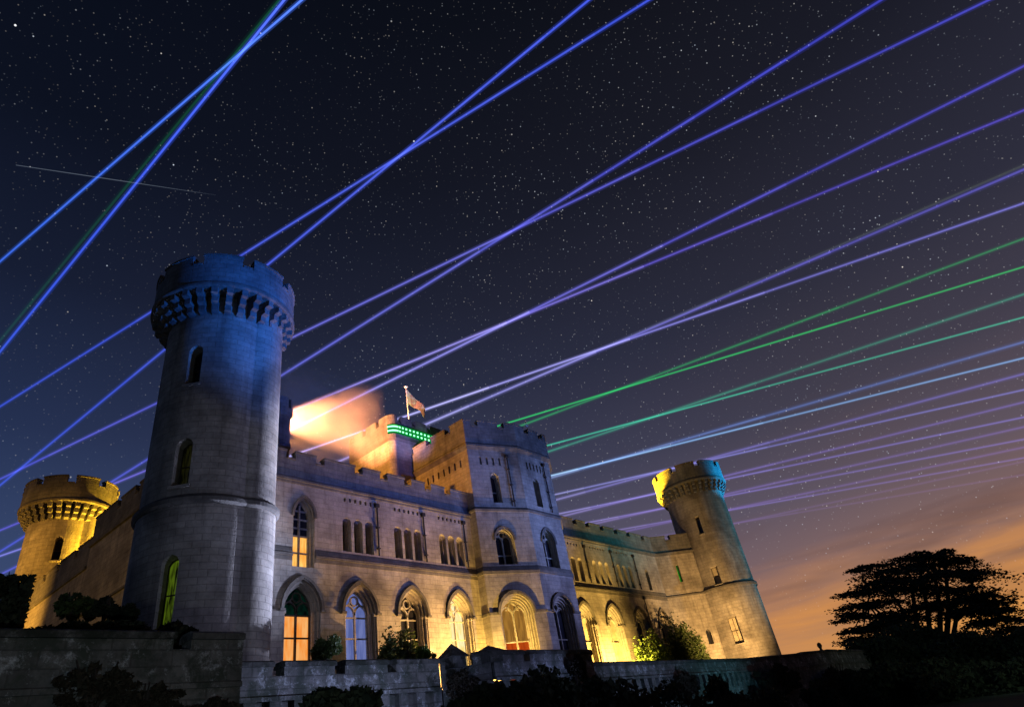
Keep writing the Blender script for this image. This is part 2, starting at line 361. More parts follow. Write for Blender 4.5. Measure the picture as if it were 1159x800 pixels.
def ground_arch(fr,cx,wallmb,holes,parent,w=1.1,zs=8.5,h=1.55,steps=((.18,.13),(.16,.12),(.22,0)),shafts=True,**k):
    holes.append(arch(cx,ZG+.3,zs,w,h)); w2,h2,d=stepped(wallmb,fr,cx,ZG+.3,zs,w,h,steps,1)
    if shafts:                                        # engaged shafts with little capitals in the jambs
        for s in (-1,1):
            for q,(xx,dd) in enumerate(((w-.06,.10),(w-.19,.27))):
                pts=[(math.cos(a*math.pi/4)*.06,math.sin(a*math.pi/4)*.06) for a in range(8)]
                for i in range(8):
                    a,b=pts[i],pts[(i+1)%8]; x=cx+s*xx
                    wallmb.poly([fr(x+a[0],dd+a[1],ZG+.3),fr(x+b[0],dd+b[1],ZG+.3),fr(x+b[0],dd+b[1],zs-.1),fr(x+a[0],dd+a[1],zs-.1)],1)
                wallmb.box((cx+s*xx-.09,dd-.09,zs-.16),(cx+s*xx+.09,dd+.09,zs),1,fr)
    hood(fr,cx,zs,w,h,parent)
    window_mesh(fr,cx,ZG+.3,zs,w2,h2,d,parent,**k)
def crenels(mb,p0,p1,z0,z1,gaps,th=.38,dep=.58,gw=.62,mi=0,cap=True,z_low=None):
    """parapet wall standing on the wall face, gaps = list of centres along s"""
    fr,L=frame_of(p0,p1); s=0; gaps=sorted(gaps)
    mb.box((0,0,z0),(L,th,z1-dep),mi,fr)
    for gx in gaps+[None]:
        e=(gx-gw/2) if gx is not None else L
        if e-s>.05:
            mb.box((s,0.0,z1-dep),(e,th,z1-.12),mi,fr); mb.box((s-(.04 if s>0 else 0),-.05,z1-.12),(e+(.04 if gx is not None else 0),th+.05,z1),1,fr)
        if gx is not None: mb.box((e+.045,-.05,z1-dep-.0),(gx+gw/2-.045,th+.05,z1-dep+.09),1,fr); s=gx+gw/2
def strip(mb,p0,p1,z0,z1,pr,mi=0,slope=0,e0=0,e1=0):
    fr,L=frame_of(p0,p1)
    P=[(-pr,z0),(-pr,z1-slope),(.02,z1),(.02,z0)]
    a=[fr(-e0,q,z) for q,z in P]; b=[fr(L+e1,q,z) for q,z in P]
    for i in range(4):
        j=(i+1)%4; mb.poly([a[i],b[i],b[j],a[j]],mi)
    mb.poly(a[::-1],mi); mb.poly(b,mi)
def slots(wallmb,fr,holes,x0,x1,z0,z1,n,wd=.16):
    for i in range(n):
        c=x0+(x1-x0)*(i+.5)/n; H=rect(c-wd/2,c+wd/2,z0,z1); holes.append(H); ring(wallmb,fr,H,0,H,.16,0); panel(wallmb,fr,H,[],.16,0)
def pipe(fr,x,z0,z1,parent,dep=-.10):
    mb=MB(); 
    for i in range(8):
        a,b=i*math.pi/4,(i+1)*math.pi/4; f=lambda q,z: fr(x+.05*math.cos(q),dep+.05*math.sin(q),z)
        mb.poly([f(a,z0),f(b,z0),f(b,z1),f(a,z1)])
    mb.box((x-.13,dep-.10,z1-.02),(x+.13,.01,z1+.22),0,fr)
    z=z0+.4
    while z<z1-.3: mb.box((x-.09,dep-.085,z),(x+.09,.01,z+.07),0,fr); z+=1.3
    return mb.build('drainpipe',M['lead'],parent)
def lancets(fr,cx,wallmb,holes,parent,n=3,w=.31,gap=.82,z0=11.85,zs=13.55,h=.32,dep=.62,**k):
    for i in range(n):
        c=cx+(i-(n-1)/2)*gap; H=arch(c,z0,zs,w,h,5); holes.append(H)
        wi,hi,d=stepped(wallmb,fr,c,z0,zs,w,h,((dep*.5,.05),(dep*.5,0)),1)
        window_mesh(fr,c,z0,zs,wi,hi,d,parent,lights=1,tracery=False,frame='darkframe',name='lancet_window',bars=(z0+.75,z0+1.3),**k)
# ---- wings
def wing(p0,p1,xs,wing_fn,gaps,label,z1=17.42):
    root=empty('wing',Vector((p0[0],p0[1],0))-castle.location); root.parent=castle; root['label']=label
    fr0,L=frame_of(p0,p1); fr=fr0
    mb=MB(); holes=[]; wing_fn(fr,mb,holes,root,p0[0])
    panel(mb,fr,rect(0,L,ZG-.6,15.5),holes,0,0)
    D=14
    mb.poly([fr(0,0,ZG-.6),fr(0,D,ZG-.6),fr(0,D,15.5),fr(0,0,15.5)]); mb.poly([fr(L,0,ZG-.6),fr(L,0,15.5),fr(L,D,15.5),fr(L,D,ZG-.6)])
    mb.poly([fr(0,D,ZG-.6),fr(L,D,ZG-.6),fr(L,D,15.5),fr(0,D,15.5)])
    mb.build('wall',[M['stone'],M['trim']],root)
    r=MB(); r.box((0,.42,15.2),(L,D,16.2),0,fr); r.build('roof',M['roof'],root)
    s=MB()
    for a_,b_ in ([(p0,(18.78,30)),((20.22,30),p1)] if p0[0]<20 else [(p0,p1)]):
        strip(s,a_,b_,11.22,11.44,.12,0,.08); strip(s,a_,b_,11.0,11.2,.05,0,0); strip(s,a_,b_,11.44,11.8,.09,0,.34)
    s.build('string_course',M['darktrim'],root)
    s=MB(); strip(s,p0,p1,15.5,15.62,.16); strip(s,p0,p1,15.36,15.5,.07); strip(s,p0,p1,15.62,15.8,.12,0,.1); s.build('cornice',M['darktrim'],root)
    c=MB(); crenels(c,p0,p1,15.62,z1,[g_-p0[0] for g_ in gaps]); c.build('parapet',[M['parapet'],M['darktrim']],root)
    return root,fr,L
def left_fn(fr,mb,holes,root,x0):
    G=[('glass','lit_orange',8.35),('lit_blue','lit_blue',8.35),('glass','glass',8.35),('floodlit_white','floodlit_white',8.35)]
    for cx,(g1,g2,zt) in zip((19.48,23.2,27.1,31.1),G):
        gl='green_pane' if cx<20 else g1
        ground_arch(fr,cx-x0,mb,holes,root,glass=gl,lower=g2,ztr=zt,bars=(8.35,7.25,5.2),
                    frame='darkframe' if cx<20 else 'frame',name='ground_floor_window',
                    label={19.48:'window lit orange from inside under dark tracery',23.2:'window lit pale blue with tracery, glow painted into its panes',27.1:'dark window behind the leafy shrub',31.1:'floodlit window beside the bay, its brightness painted in as glow'}[cx])
    cx=19.5; holes.append(arch(cx-x0,10.7,13.5,.68,1.15)); wi,hi,d=stepped(mb,fr,cx-x0,10.7,13.5,.68,1.15,((.22,.08),(.25,0)),1)
    window_mesh(fr,cx-x0,10.7,13.5,wi,hi,d,root,glass='glass',lower='lit_amber',ztr=12.55,bars=(11.6,12.55,13.0,13.5,14.0),tracery=False,frame='frame',name='upper_window',label='tall upper window lit amber in its lower half')
    hood(fr,cx-x0,13.5,.68,1.15,root,.1,.08,False)
    for cx in (23.2,27.1,31.0):
        lancets(fr,cx-x0,mb,holes,root); slots(mb,fr,holes,cx-x0-1.15,cx-x0+1.2,14.88,15.14,6)
    for x in (24.62,28.5,32.35): pipe(fr,x-x0,11.8,14.85,root)
wl,frl,Ll=wing((15.0,30),(33.2,30),None,left_fn,(18.56,20.53,23.38,25.38,27.47,29.3,31.2),'left wing with the lit windows, between the tall left tower and the bay')
def right_fn(fr,mb,holes,root,x0):
    for i,cx in enumerate((45.5,49.75,54.3,58.6)):
        ground_arch(fr,cx-x0,mb,holes,root,w=1.2 if cx<58 else 1.0,glass='blind' if cx<50 else 'glass',lower=None,bars=(7.2,5.2),name='ground_floor_window')
    for cx,n in ((45.4,3),(49.6,3),(53.6,3),(57.8,1)):
        lancets(fr,cx-x0,mb,holes,root,n=n,w=.3,gap=1.0)
        if n==3: slots(mb,fr,holes,cx-x0-1.3,cx-x0+1.3,14.88,15.14,6)
    for x in (47.4,51.7,55.75): pipe(fr,x-x0,11.8,14.85,root)
    mbp=pipe(fr,55.75-x0,ZG,10.9,root)
wr,frr,Lr=wing((43.2,30),(60.5,30),None,right_fn,(46.95,48.95,51.35,53.8,56.1,58.95),'right wing with teal lit parapet, between the bay and the far tower')
# return wall beside the right tower
ret=empty('return_wall',Vector((60.5,30,0))-castle.location); ret.parent=castle
p0,p1=(60.5,30),(64.6,26.85); fr,L=frame_of(p0,p1); mb=MB(); holes=[]
H=rect(2.0,2.28,12.6,14.3); holes.append(H); ring(mb,fr,H,0,H,.35,1); 
H2=arch(3.3,6.6,7.6,.26,.35,4); holes.append(H2); ring(mb,fr,H2,0,H2,.4,1)
panel(mb,fr,rect(0,L,ZG-.6,15.5),holes); panel(mb,fr,H2,[],.4,2)
mb.build('wall',[M['stone'],M['trim'],M['glass']],ret)
q=MB(); panel(q,fr,H,[],.33); q.build('slit_window',lit('slit_green_glow',lin(30,190,30),lin(15,90,20),.5),ret)
s=MB(); strip(s,p0,p1,11.22,11.44,.12,0,.08); s.build('string_course',M['darktrim'],ret)
s=MB(); strip(s,p0,p1,15.5,15.62,.16); strip(s,p0,p1,15.36,15.5,.07); s.build('cornice',M['darktrim'],ret)
c=MB(); crenels(c,p0,p1,15.62,17.42,[2.0],gw=.6,th=.42); c.build('parapet',[M['parapet'],M['darktrim']],ret)
# ---- centre bay tower
bay=empty('entrance_tower',Vector((33.2,29.3,0))-castle.location); bay.parent=castle; bay['label']='canted tower in the middle, ochre on its left face'
C=[(33.2,36.5),(33.2,29.35),(37.35,27.75),(41.45,27.75),(43.6,29.2),(43.6,36.5)]
mbw=MB()
for i in range(5):
    p0,p1=C[i],C[i+1]; fr,L=frame_of(p0,p1); holes=[]
    if i==0:
        slots(mbw,fr,holes,2.3,6.6,19.55,20.15,7,.17)
    if i in (1,2):
        cx=2.12 if i==1 else 2.0
        hw=1.32 if i==1 else 1.2
        holes.append(arch(cx,ZG+.3,8.5,hw,1.36 if i==1 else 1.22)); w2,h2,d=stepped(mbw,fr,cx,ZG+.3,8.5,hw,1.36 if i==1 else 1.22,((.16,.13),(.14,.12),(.14,.1),(.16,0)),1)
        hood(fr,cx,8.5,hw,1.36 if i==1 else 1.22,bay,.16,.14,False)
        window_mesh(fr,cx,ZG+.3,8.5,w2,h2,d,bay,glass='gold_reflection' if i==1 else 'glass',lower='lit_red' if i==1 else None,ztr=6.85,bars=(6.85,),name='ground_floor_window',frame='frame',
                    label='round arched window with red glow below tracery' if i==1 else 'dark round arched window in blue shade')
        zz=(11.85,13.6,.78,.92) if i==1 else (11.7,13.6,.85,1.1)
        holes.append(arch(cx-.05,zz[0],zz[1],zz[2],zz[3])); w2,h2,d=stepped(mbw,fr,cx-.05,zz[0],zz[1],zz[2],zz[3],((.2,.08),(.25,0)),1)
        window_mesh(fr,cx-.05,zz[0],zz[1],w2,h2,d,bay,bars=(12.6,),name='middle_window'); hood(fr,cx-.05,zz[1],zz[2],zz[3],bay,.1,.08,False)
        c3=cx-.1 if i==1 else 1.75
        holes.append(arch(c3,16.45,18.4,.38,.42)); w2,h2,d=stepped(mbw,fr,c3,16.45,18.4,.38,.42,((.18,.06),(.25,0)),1)
        window_mesh(fr,c3,16.45,18.4,w2,h2,d,bay,lights=1,tracery=False,name='slit_window',bars=(17.4,))
        slots(mbw,fr,holes,.75,2.95,19.5,20.15,4 if i==1 else 5,.17)
        pipe(fr,3.35 if i==1 else 3.1,16.15,20.2,bay)
    panel(mbw,fr,rect(0,L,ZG-.6,21.0),holes)
fr,L=frame_of(C[5],C[0]); panel(mbw,fr,rect(0,L,ZG-.6,21.0),[])
mbw.build('wall',[M['stone'],M['trim']],bay)
r=MB(); r.poly([Vector((*p,21.6)) for p in C]); r.build('roof',M['roof'],bay)
s=MB(); c=MB(); s2=MB()
def off_poly(C,o):
    out=[]; n=len(C)
    for i in range(n):
        a,b,d=Vector(C[i-1]),Vector(C[i]),Vector(C[(i+1)%n])
        e1=(b-a).normalized(); e2=(d-b).normalized(); n1=Vector((e1.y,-e1.x)); n2=Vector((e2.y,-e2.x))
        k=(n1+n2); k=k/ (k.dot(n1)); out.append(tuple(b+k*o))
    return out
def prism(mb,C,z0,z1,o0,o1,mi=0):
    A,B=off_poly(C,o0),off_poly(C,o1); n=len(C)
    for i in range(n):
        j=(i+1)%n; mb.poly([(*A[i],z0),(*A[j],z0),(*B[j],z1),(*B[i],z1)],mi)
    mb.poly([(*p,z0) for p in A[::-1]],mi); mb.poly([(*p,z1) for p in B],mi)
for z0,z1,a,b in ((11.2,11.4,.1,.12),(11.4,11.75,.12,.0),(15.75,15.9,.1,.12),(15.9,16.1,.12,.0),): prism(s,C,z0,z1,a,b)
for z0,z1,a,b in ((20.75,21.0,.02,.16),(21.0,21.15,.2,.2),(21.15,21.3,.2,.12)): prism(s,C,z0,z1,a,b)
# string at arch springing, broken at the arches
for i,(a,b) in ((1,((0,.62),(3.6,4.4))),(2,((0,.68),(3.32,4.1)))):
    fr,L=frame_of(C[i],C[i+1])
    for (u,v) in b if False else (a,b): s.box((u,-.1,8.52),(min(v,L),.01,8.68),0,fr)
fr,L=frame_of(C[0],C[1]); s.box((6.4,-.1,8.52),(L,.01,8.68),0,fr)
s.build('string_course',M['darktrim'],bay)
PC=off_poly(C,.16)
gp=[[1.2,3.4,5.6],[.95,3.35],[1.55,3.45],[1.3],[2,5],[2,5,8]]
for i in range(6): crenels(c,PC[i],PC[(i+1)%6],21.3,23.3,gp[i],dep=.62,gw=.62)
c.build('parapet',[M['parapet'],M['darktrim']],bay)
# ---- keep
keep=empty('keep',Vector((31,35.4,0))-castle.location); keep.parent=castle; keep['label']='tall central block with rounded corner, flag and green lights on top'
def rounded(x0,y0,x1,y1,r,n=6):
    P=[]
    for cx,cy,a0 in ((x0+r,y0+r,180),(x1-r,y0+r,270),(x1-r,y1-r,0),(x0+r,y1-r,90)):
        for k in range(n+1): a=R(a0+90*k/n); P.append((cx+r*math.cos(a),cy+r*math.sin(a)))
    return P
K=rounded(31,35.4,38.6,41.2,.55)
mb=MB(); prism(mb,K,ZG,24.2,0,0); mb.build('wall',M['stone'],keep,smooth=30)
s=MB(); prism(s,K,23.75,23.95,.0,.14); prism(s,K,23.95,24.1,.14,.14); s.build('cornice',M['darktrim'],keep)
c=MB(); KO=off_poly(K,.12); KI=off_poly(K,-.25); n=len(K)
def ringwall(mb,O,I,z0,z1,idx=None):
    m_=len(O)
    for i in (idx if idx is not None else range(m_)):
        j=(i+1)%m_
        mb.poly([(*O[i],z0),(*O[j],z0),(*O[j],z1),(*O[i],z1)]); mb.poly([(*I[j],z0),(*I[i],z0),(*I[i],z1),(*I[j],z1)])
        mb.poly([(*O[i],z1),(*O[j],z1),(*I[j],z1),(*I[i],z1)]); mb.poly([(*O[i],z0),(*I[i],z0),(*I[j],z0),(*O[j],z0)])
        mb.poly([(*O[i],z0),(*O[i],z1),(*I[i],z1),(*I[i],z0)]); mb.poly([(*O[j],z0),(*I[j],z0),(*I[j],z1),(*O[j],z1)])
ringwall(c,KO,KI,24.1,25.45); n=7
for k in range(4):                                   # rounded corner merlons
    idx=[k*n+i for i in range(n-1)]; ringwall(c,KO,KI,25.451,26.1,idx)
for a,b,g_ in (((31.55,35.28),(38.05,35.28),[.35,1.9,3.6,5.4]),((30.88,40.65),(30.88,35.95),[.3,1.9,3.7]),((38.72,36.3),(38.72,40.3),[.4,2,3.6]),((37.7,41.32),(31.9,41.32),[.4,2,3.6,5.4])):
    fr,L=frame_of(a,b); s0=0
    for gx in g_+[None]:
        e=(gx-.22) if gx is not None else L
        if e-s0>.05: c.box((s0,0,25.451),(e,.37,26.1),0,fr)
        if gx is not None: s0=gx+.22
c.build('parapet',M['parapet'],keep)
r=MB(); r.poly([(*p,24.6) for p in off_poly(K,-.2)]); r.build('roof',M['roof'],keep)
s=MB(); fr,L=frame_of((31,41),(31,36)); 
# small flue on the wing roof, in front of the keep's left face
s.box((27.2,33.6,16.2),(27.42,33.82,19.5)); s.build('vent_pipe',M['parapet'],wl)
# ---- round things
def prof(cx,cy,r,lobes=(),n=112,extra=0):
    P=[]
    for k in range(n):
        a=2*math.pi*k/n; rr=r
        for (la,ld,lr) in lobes:
            da=a-R(la); s_=ld*math.sin(da)
            if abs(s_)<lr: rr=max(rr,ld*math.cos(da)+math.sqrt(lr*lr-s_*s_))
        P.append((cx+(rr+extra)*math.cos(a),cy+(rr+extra)*math.sin(a)))
    return P
def loft(mb,rings,mi=0,cap=True):
    for (A,z0),(B,z1) in zip(rings,rings[1:]):
        n=len(A)
        for i in range(n):
            j=(i+1)%n; mb.poly([(*A[i],z0),(*A[j],z0),(*B[j],z1),(*B[i],z1)],mi)
    if cap: mb.poly([(*p,rings[0][1]) for p in rings[0][0][::-1]],mi); mb.poly([(*p,rings[-1][1]) for p in rings[-1][0]],mi)
def tower(cx,cy,r,rp,lobes,gap0,wins,label,ncorb=30,string=True):
    root=empty('corner_tower',Vector((cx,cy,0))-castle.location); root.parent=castle; root['label']=label
    mb=MB(); base=prof(cx,cy,r,lobes,extra=.06); sh=prof(cx,cy,r,lobes)
    loft(mb,[(base,ZG-.6),(base,11.2),(sh,11.45),(sh,22.3)])
    o=mb.build('shaft',[M['stone'],M['trim']],root,weld=True)
    # window niches by boolean
    cut=MB()
    specs=[]
    for (ang,z0,z1,hw,gl,wt) in wins:
        a=R(ang); rr=r+.06 if z0<11 else r
        px,py=cx+rr*math.cos(a),cy+rr*math.sin(a)
        tx,ty=-math.sin(a),math.cos(a)
        nx,ny=math.cos(a),math.sin(a)
        f=(lambda px,py,tx,ty,nx,ny:(lambda s,dep,z: Vector((px+tx*s-nx*dep,py+ty*s-ny*dep,z))))(px,py,tx,ty,nx,ny)
        L=arch(0,z0,z1-hw*(1.1 if cx<60 else .25),hw,hw*(1.1 if cx<60 else .25),5); specs.append((f,L,gl,z0,z1,hw,wt))
        A=[f(x,-.6,z) for x,z in L]; B=[f(x,.8,z) for x,z in L]; n_=len(L)
        cut.poly(A); cut.poly(B[::-1])
        for i in range(n_):
            j=(i+1)%n_; cut.poly([A[j],A[i],B[i],B[j]])
    co_=cut.build('cutter',M['trim'],root,weld=True)
    b=bmesh.new(); b.from_mesh(co_.data); bmesh.ops.recalc_face_normals(b,faces=b.faces); b.to_mesh(co_.data); b.free()
    b=bmesh.new(); b.from_mesh(o.data); bmesh.ops.recalc_face_normals(b,faces=b.faces); b.to_mesh(o.data); b.free()
    md=o.modifiers.new('b','BOOLEAN'); md.object=co_; md.operation='DIFFERENCE'; md.solver='EXACT'
    bpy.context.view_layer.update(); dg=bpy.context.evaluated_depsgraph_get(); me=bpy.data.meshes.new_from_object(o.evaluated_get(dg))
    o.modifiers.clear(); o.data=me; cd=co_.data; bpy.data.objects.remove(co_); bpy.data.meshes.remove(cd)
    set_uv(me,('cyl',cx,cy,r),Vector((cx,cy,0))); me.shade_smooth(); me.set_sharp_from_angle(angle=R(14))
    for (f,L,gl,z0,z1,hw,wt) in specs:
        q=MB(); panel(q,f,L,[],.70,1); ribbon(q,f,L,.06,.62,.74,0,closed=True); ribbon(q,f,[(0,z0),(0,z1-.05)],.04,.63,.74,0) if wt else None
        zm=(z0+z1)/2; ribbon(q,f,[(-hw,zm),(hw,zm)],.04,.635,.74,0)
        q.box((-hw-.08,-.08,z0-.12),(hw+.08,.3,z0),2,f)
        q.build('window',[M['darkframe'],M[gl],M['trim']],root)
    if string:
        s=MB(); A=prof(cx,cy,r,lobes,extra=.10); B=prof(cx,cy,r,lobes,extra=.22); Cc=prof(cx,cy,r,lobes,extra=.02)
        loft(s,[(A,11.15),(B,11.25),(B,11.42),(Cc,11.62)]); s.build('string_course',M['darktrim'],root,('cyl',cx,cy,r),smooth=30)
    # corbel table
    c=MB(); rb=rp-.02
    for k in range(ncorb):
        a=2*math.pi*(k+.5)/ncorb; wd=.15
        f=lambda s,dep,z,a=a: Vector((cx+math.cos(a)*dep-math.sin(a)*s,cy+math.sin(a)*dep+math.cos(a)*s,z))
        ri=r-.1; steps=((21.15,21.5,r+(rb-r)*.36),(21.5,21.87,r+(rb-r)*.66),(21.87,22.25,rb-.03))
        for z0,z1,ro in steps:
            c.box((-wd,ri,z0+.05),(wd,ro,z1),0,f); 
            P=[f(-wd,ri,z0-.08),f(wd,ri,z0-.08),f(wd,ro,z0+.05),f(-wd,ro,z0+.05)]; c.poly(P)
    c.build('corbels',M['parapet'],root)
    s=MB(); O=lambda e:[(cx+e*math.cos(2*math.pi*k/96),cy+e*math.sin(2*math.pi*k/96)) for k in range(96)]
    loft(s,[(O(rp-.02),22.25),(O(rp+.07),22.33),(O(rp+.07),22.5),(O(rp),22.58)]); s.build('cornice',M['darktrim'],root,('cyl',cx,cy,rp),smooth=30)
    c=MB(); NS=144; O_=[(cx+rp*math.cos(2*math.pi*k/NS),cy+rp*math.sin(2*math.pi*k/NS)) for k in range(NS)]; I_=[(cx+(rp-.4)*math.cos(2*math.pi*k/NS),cy+(rp-.4)*math.sin(2*math.pi*k/NS)) for k in range(NS)]
    ringwall(c,O_,I_,22.58,23.75)
    gh=.29/rp; OC=[(cx+(rp+.05)*math.cos(2*math.pi*k/NS),cy+(rp+.05)*math.sin(2*math.pi*k/NS)) for k in range(NS)]
    def solid(mb,r0,r1,a0,a1,z0,z1,n=12,mi=0):
        As=[a0+(a1-a0)*k/n for k in range(n+1)]; P=lambda rr,a,z:(cx+rr*math.cos(a),cy+rr*math.sin(a),z)
        for a,b in zip(As,As[1:]):
            mb.poly([P(r1,a,z0),P(r1,b,z0),P(r1,b,z1),P(r1,a,z1)],mi); mb.poly([P(r0,b,z0),P(r0,a,z0),P(r0,a,z1),P(r0,b,z1)],mi)
            mb.poly([P(r1,a,z1),P(r1,b,z1),P(r0,b,z1),P(r0,a,z1)]); mb.poly([P(r1,b,z0),P(r1,a,z0),P(r0,a,z0),P(r0,b,z0)])
        mb.poly([P(r0,a0,z0),P(r1,a0,z0),P(r1,a0,z1),P(r0,a0,z1)]); mb.poly([P(r1,a1,z0),P(r0,a1,z0),P(r0,a1,z1),P(r1,a1,z1)])
    for k in range(9):
        a0=R(gap0)+2*math.pi*k/9+gh; a1=R(gap0)+2*math.pi*(k+1)/9-gh
        solid(c,rp-.4,rp,a0,a1,23.752,24.29); solid(c,rp-.46,rp+.05,a0-.01,a1+.01,24.292,24.42,12,1)
        solid(c,rp-.45,rp+.04,a0-2*gh+.015,a0-.015,23.752,23.83,3)
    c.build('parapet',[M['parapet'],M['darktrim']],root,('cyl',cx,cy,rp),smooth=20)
    r_=MB(); r_.poly([(*p,22.9) for p in O(rp-.38)]); r_.build('roof',M['roof'],root)
    return root
lt=tower(12.72,27.42,2.62,3.5,[(-50,1.55,1.5)],-101.5,[(-141,17.1,19.3,.33,'glass',0),(-140,12.05,14.3,.36,'lit_dimgreen',0),(-138,6.3,9.1,.33,'lit_green',0)],'tallest looking round tower at left with blue lit top, nearest the camera',30)
rt=tower(66.94,26.5,3.1,3.85,[(-95,1.7,1.55)],-136,[(-165,16.8,18.7,.22,'glass',0),(-165,11.65,13.4,.34,'blind',0),(-163,6.1,8.5,.44,'blind',1)],'round tower at far right end with yellow and cyan top',32)
fl=tower(15.3,56.5,2.42,3.2,[(-46,1.6,1.3)],-110,[(-109,18.0,19.8,.26,'glass',0),(-116,13.6,15.4,.26,'glass',0),(-116,5,8,.4,'glass',1)],'ochre lit round tower behind at far left',32)
# ---- side wall between the two left towers
sw=empty('side_wall',Vector((13.4,43,0))-castle.location); sw.parent=castle; sw['label']='dark ochre side range between the two left towers'
p0,p1=(13.4,43.6),(13.4,29.0); fr,L=frame_of(p0,p1); mb=MB(); holes=[]
for s0 in (1.6,4.6):
    H=arch(s0,6.5,10.0,.6,.8,6); holes.append(H); stepped(mb,fr,s0,6.5,10,.6,.8,((.2,.08),(.2,0)),1); window_mesh(fr,s0,6.5,10,.52,.7,.4,sw,name='side_window',bars=(8,),tracery=False)
panel(mb,fr,rect(0,L,ZG-.6,15.5),holes)
mb.poly([fr(0,0,ZG-.6),fr(0,1.2,ZG-.6),fr(0,1.2,15.5),fr(0,0,15.5)])
mb.build('wall',[M['stone'],M['trim']],sw)
s=MB(); strip(s,p0,p1,15.4,15.6,.14); strip(s,p0,p1,11.2,11.4,.12,0,.08); s.build('cornice',M['darktrim'],sw)
c=MB(); crenels(c,p0,p1,15.6,17.35,[3.4,5.9,8.4],gw=.55); c.build('parapet',[M['parapet'],M['darktrim']],sw)
lo=MB(); p0,p1=(13.4,53.6),(13.4,43.6); fr,L=frame_of(p0,p1); panel(lo,fr,rect(0,L,ZG-.6,14.2),[]); lo.build('low_wall',M['stone'],sw)
c=MB(); crenels(c,p0,p1,14.2,16.1,[2.2,4.6,7.6],gw=.55); strip(c,p0,p1,14.1,14.3,.12); c.build('low_parapet',[M['parapet'],M['darktrim']],sw)
# buttress / chimney strips on the side wall
# ---- small stair turret on the left wing roof
tr=empty('roof_turret',Vector((20.0,34.2,0))-castle.location); tr.parent=castle
mb=MB(); O=lambda e:[(20.0+e*math.cos(2*math.pi*k/24),34.2+e*math.sin(2*math.pi*k/24)) for k in range(24)]
loft(mb,[(O(.85),16),(O(.85),21.9),(O(1.0),22.1),(O(1.0),22.4)]); loft(mb,[(O(.95),19.7),(O(.95),19.9)]); mb.build('shaft',M['parapet'],tr,('cyl',20,34.2,1),smooth=30)
c=MB()
for k in range(6):
    O2=O(1.0); I2=O(.75); ringwall(c,O2,I2,22.4,23.15,[k*4,k*4+1,k*4+2])
c.build('parapet',[M['parapet'],M['darktrim']],tr)
# ================================================================ terrace retaining wall
tw=empty('terrace_wall',(30,20,-2),'weathered mossy terrace wall with corbels and coping across the foreground','wall')
def tseg(p0,p1,z1,gaps,corb=True,caps=True,zs=2.95,name='wall_section',gw=.42,gd=.46,zc=None,label=None):
    root=empty(name,Vector((*p0,0))-tw.location); root.parent=tw
    fr,L=frame_of(p0,p1); mb=MB(); cp=MB(); s=0
    mb.box((0,0,zs),(L,.5,z1-gd),0,fr)
    for gx in sorted(gaps)+[None]:
        e=(gx-gw/2) if gx is not None else L
        if e-s>.05:
            mb.box((s,.0,z1-gd),(e,.5,z1-.2),0,fr)
            P=[(-.09,z1-.2),(-.09,z1-.06),(.05,z1),(.45,z1),(.59,z1-.06),(.59,z1-.2)]
            a=[fr(s-.03 if s>0 else 0,q,z) for q,z in P]; b=[fr(e+(.03 if gx is not None else 0),q,z) for q,z in P]
            for i in range(6): j=(i+1)%6; cp.poly([a[i],b[i],b[j],a[j]])
            cp.poly(a[::-1]); cp.poly(b)
        if gx is not None: s=gx+gw/2
    zb=-3.0
    strip(mb,p0,p1,zs-.12,zs,.06)
    if corb:
        mb.box((0,.22,zb),(L,.6,zs-.12),0,fr); k=.35
        while k<L-.3: 
            mb.box((k,-.02,zs-.62),(k+.42,.3,zs-.12),0,fr); mb.box((k+.03,.08,zs-.95),(k+.39,.3,zs-.62),0,fr); k+=.86
    else: mb.box((0,.02,zb),(L,.6,zs-.12),0,fr)
    mb.build('wall',M['mossy'],root); cp.build('coping',M['coping'],root); return root
tseg((-2,16.4),(8.95,16.4),4.03,[9.4],corb=False,zs=2.87,gd=.42)
tseg((8.95,16.92),(8.95,20.0),4.02,[],corb=False,zs=2.87)
tseg((8.96,20),(19.2,20),4.07,[3.2,5.55,7.85],zs=3.02)
tseg((19.25,19.96),(20.8,18.68),4.09,[1.15],corb=False,zs=3.0,gw=.3)
tseg((20.9,18.6),(28.0,18.6),4.08,[2.15,5.9],zs=3.05)
tseg((28.05,18.65),(29.4,20.05),4.05,[],corb=False)
tseg((29.4,20.1),(51,20.1),3.80,[],zs=3.0)
tseg((51.05,20.15),(52.2,20.85),3.83,[],corb=False); tseg((52.2,20.9),(60.8,19.35),3.95,[],corb=False); tseg((60.85,19.36),(65.5,18.55),4.02,[],corb=False)
tseg((65.5,18.55),(95,19.1),4.05,[3.5],corb=False,gw=1.2); tseg((95,19.1),(97,23),4.05,[],corb=False)
q=MB()
for cx,cy,hh in ((19.75,19.75,.55),(20.9,18.8,.28)):
    q.box((cx-.38,cy-.38,3.6),(cx+.38,cy+.38,4.0))
    a=[(cx-.5,cy-.5,4.0),(cx+.5,cy-.5,4.0),(cx+.5,cy+.5,4.0),(cx-.5,cy+.5,4.0)]; t_=(cx,cy,4.0+hh)
    q.poly(a[::-1])
    for i in range(4): q.poly([a[i],a[(i+1)%4],t_])
q.build('pier_caps',M['coping'],tw)
q=MB(); 
O=lambda e:[(64.9+e*math.cos(2*math.pi*k/12),18.9+e*math.sin(2*math.pi*k/12)) for k in range(12)]
loft(q,[(O(.22),3.95),(O(.10),4.15),(O(.22),4.4),(O(.16),4.6),(O(.02),4.68)]); q.build('finial',M['coping'],tw,smooth=40)
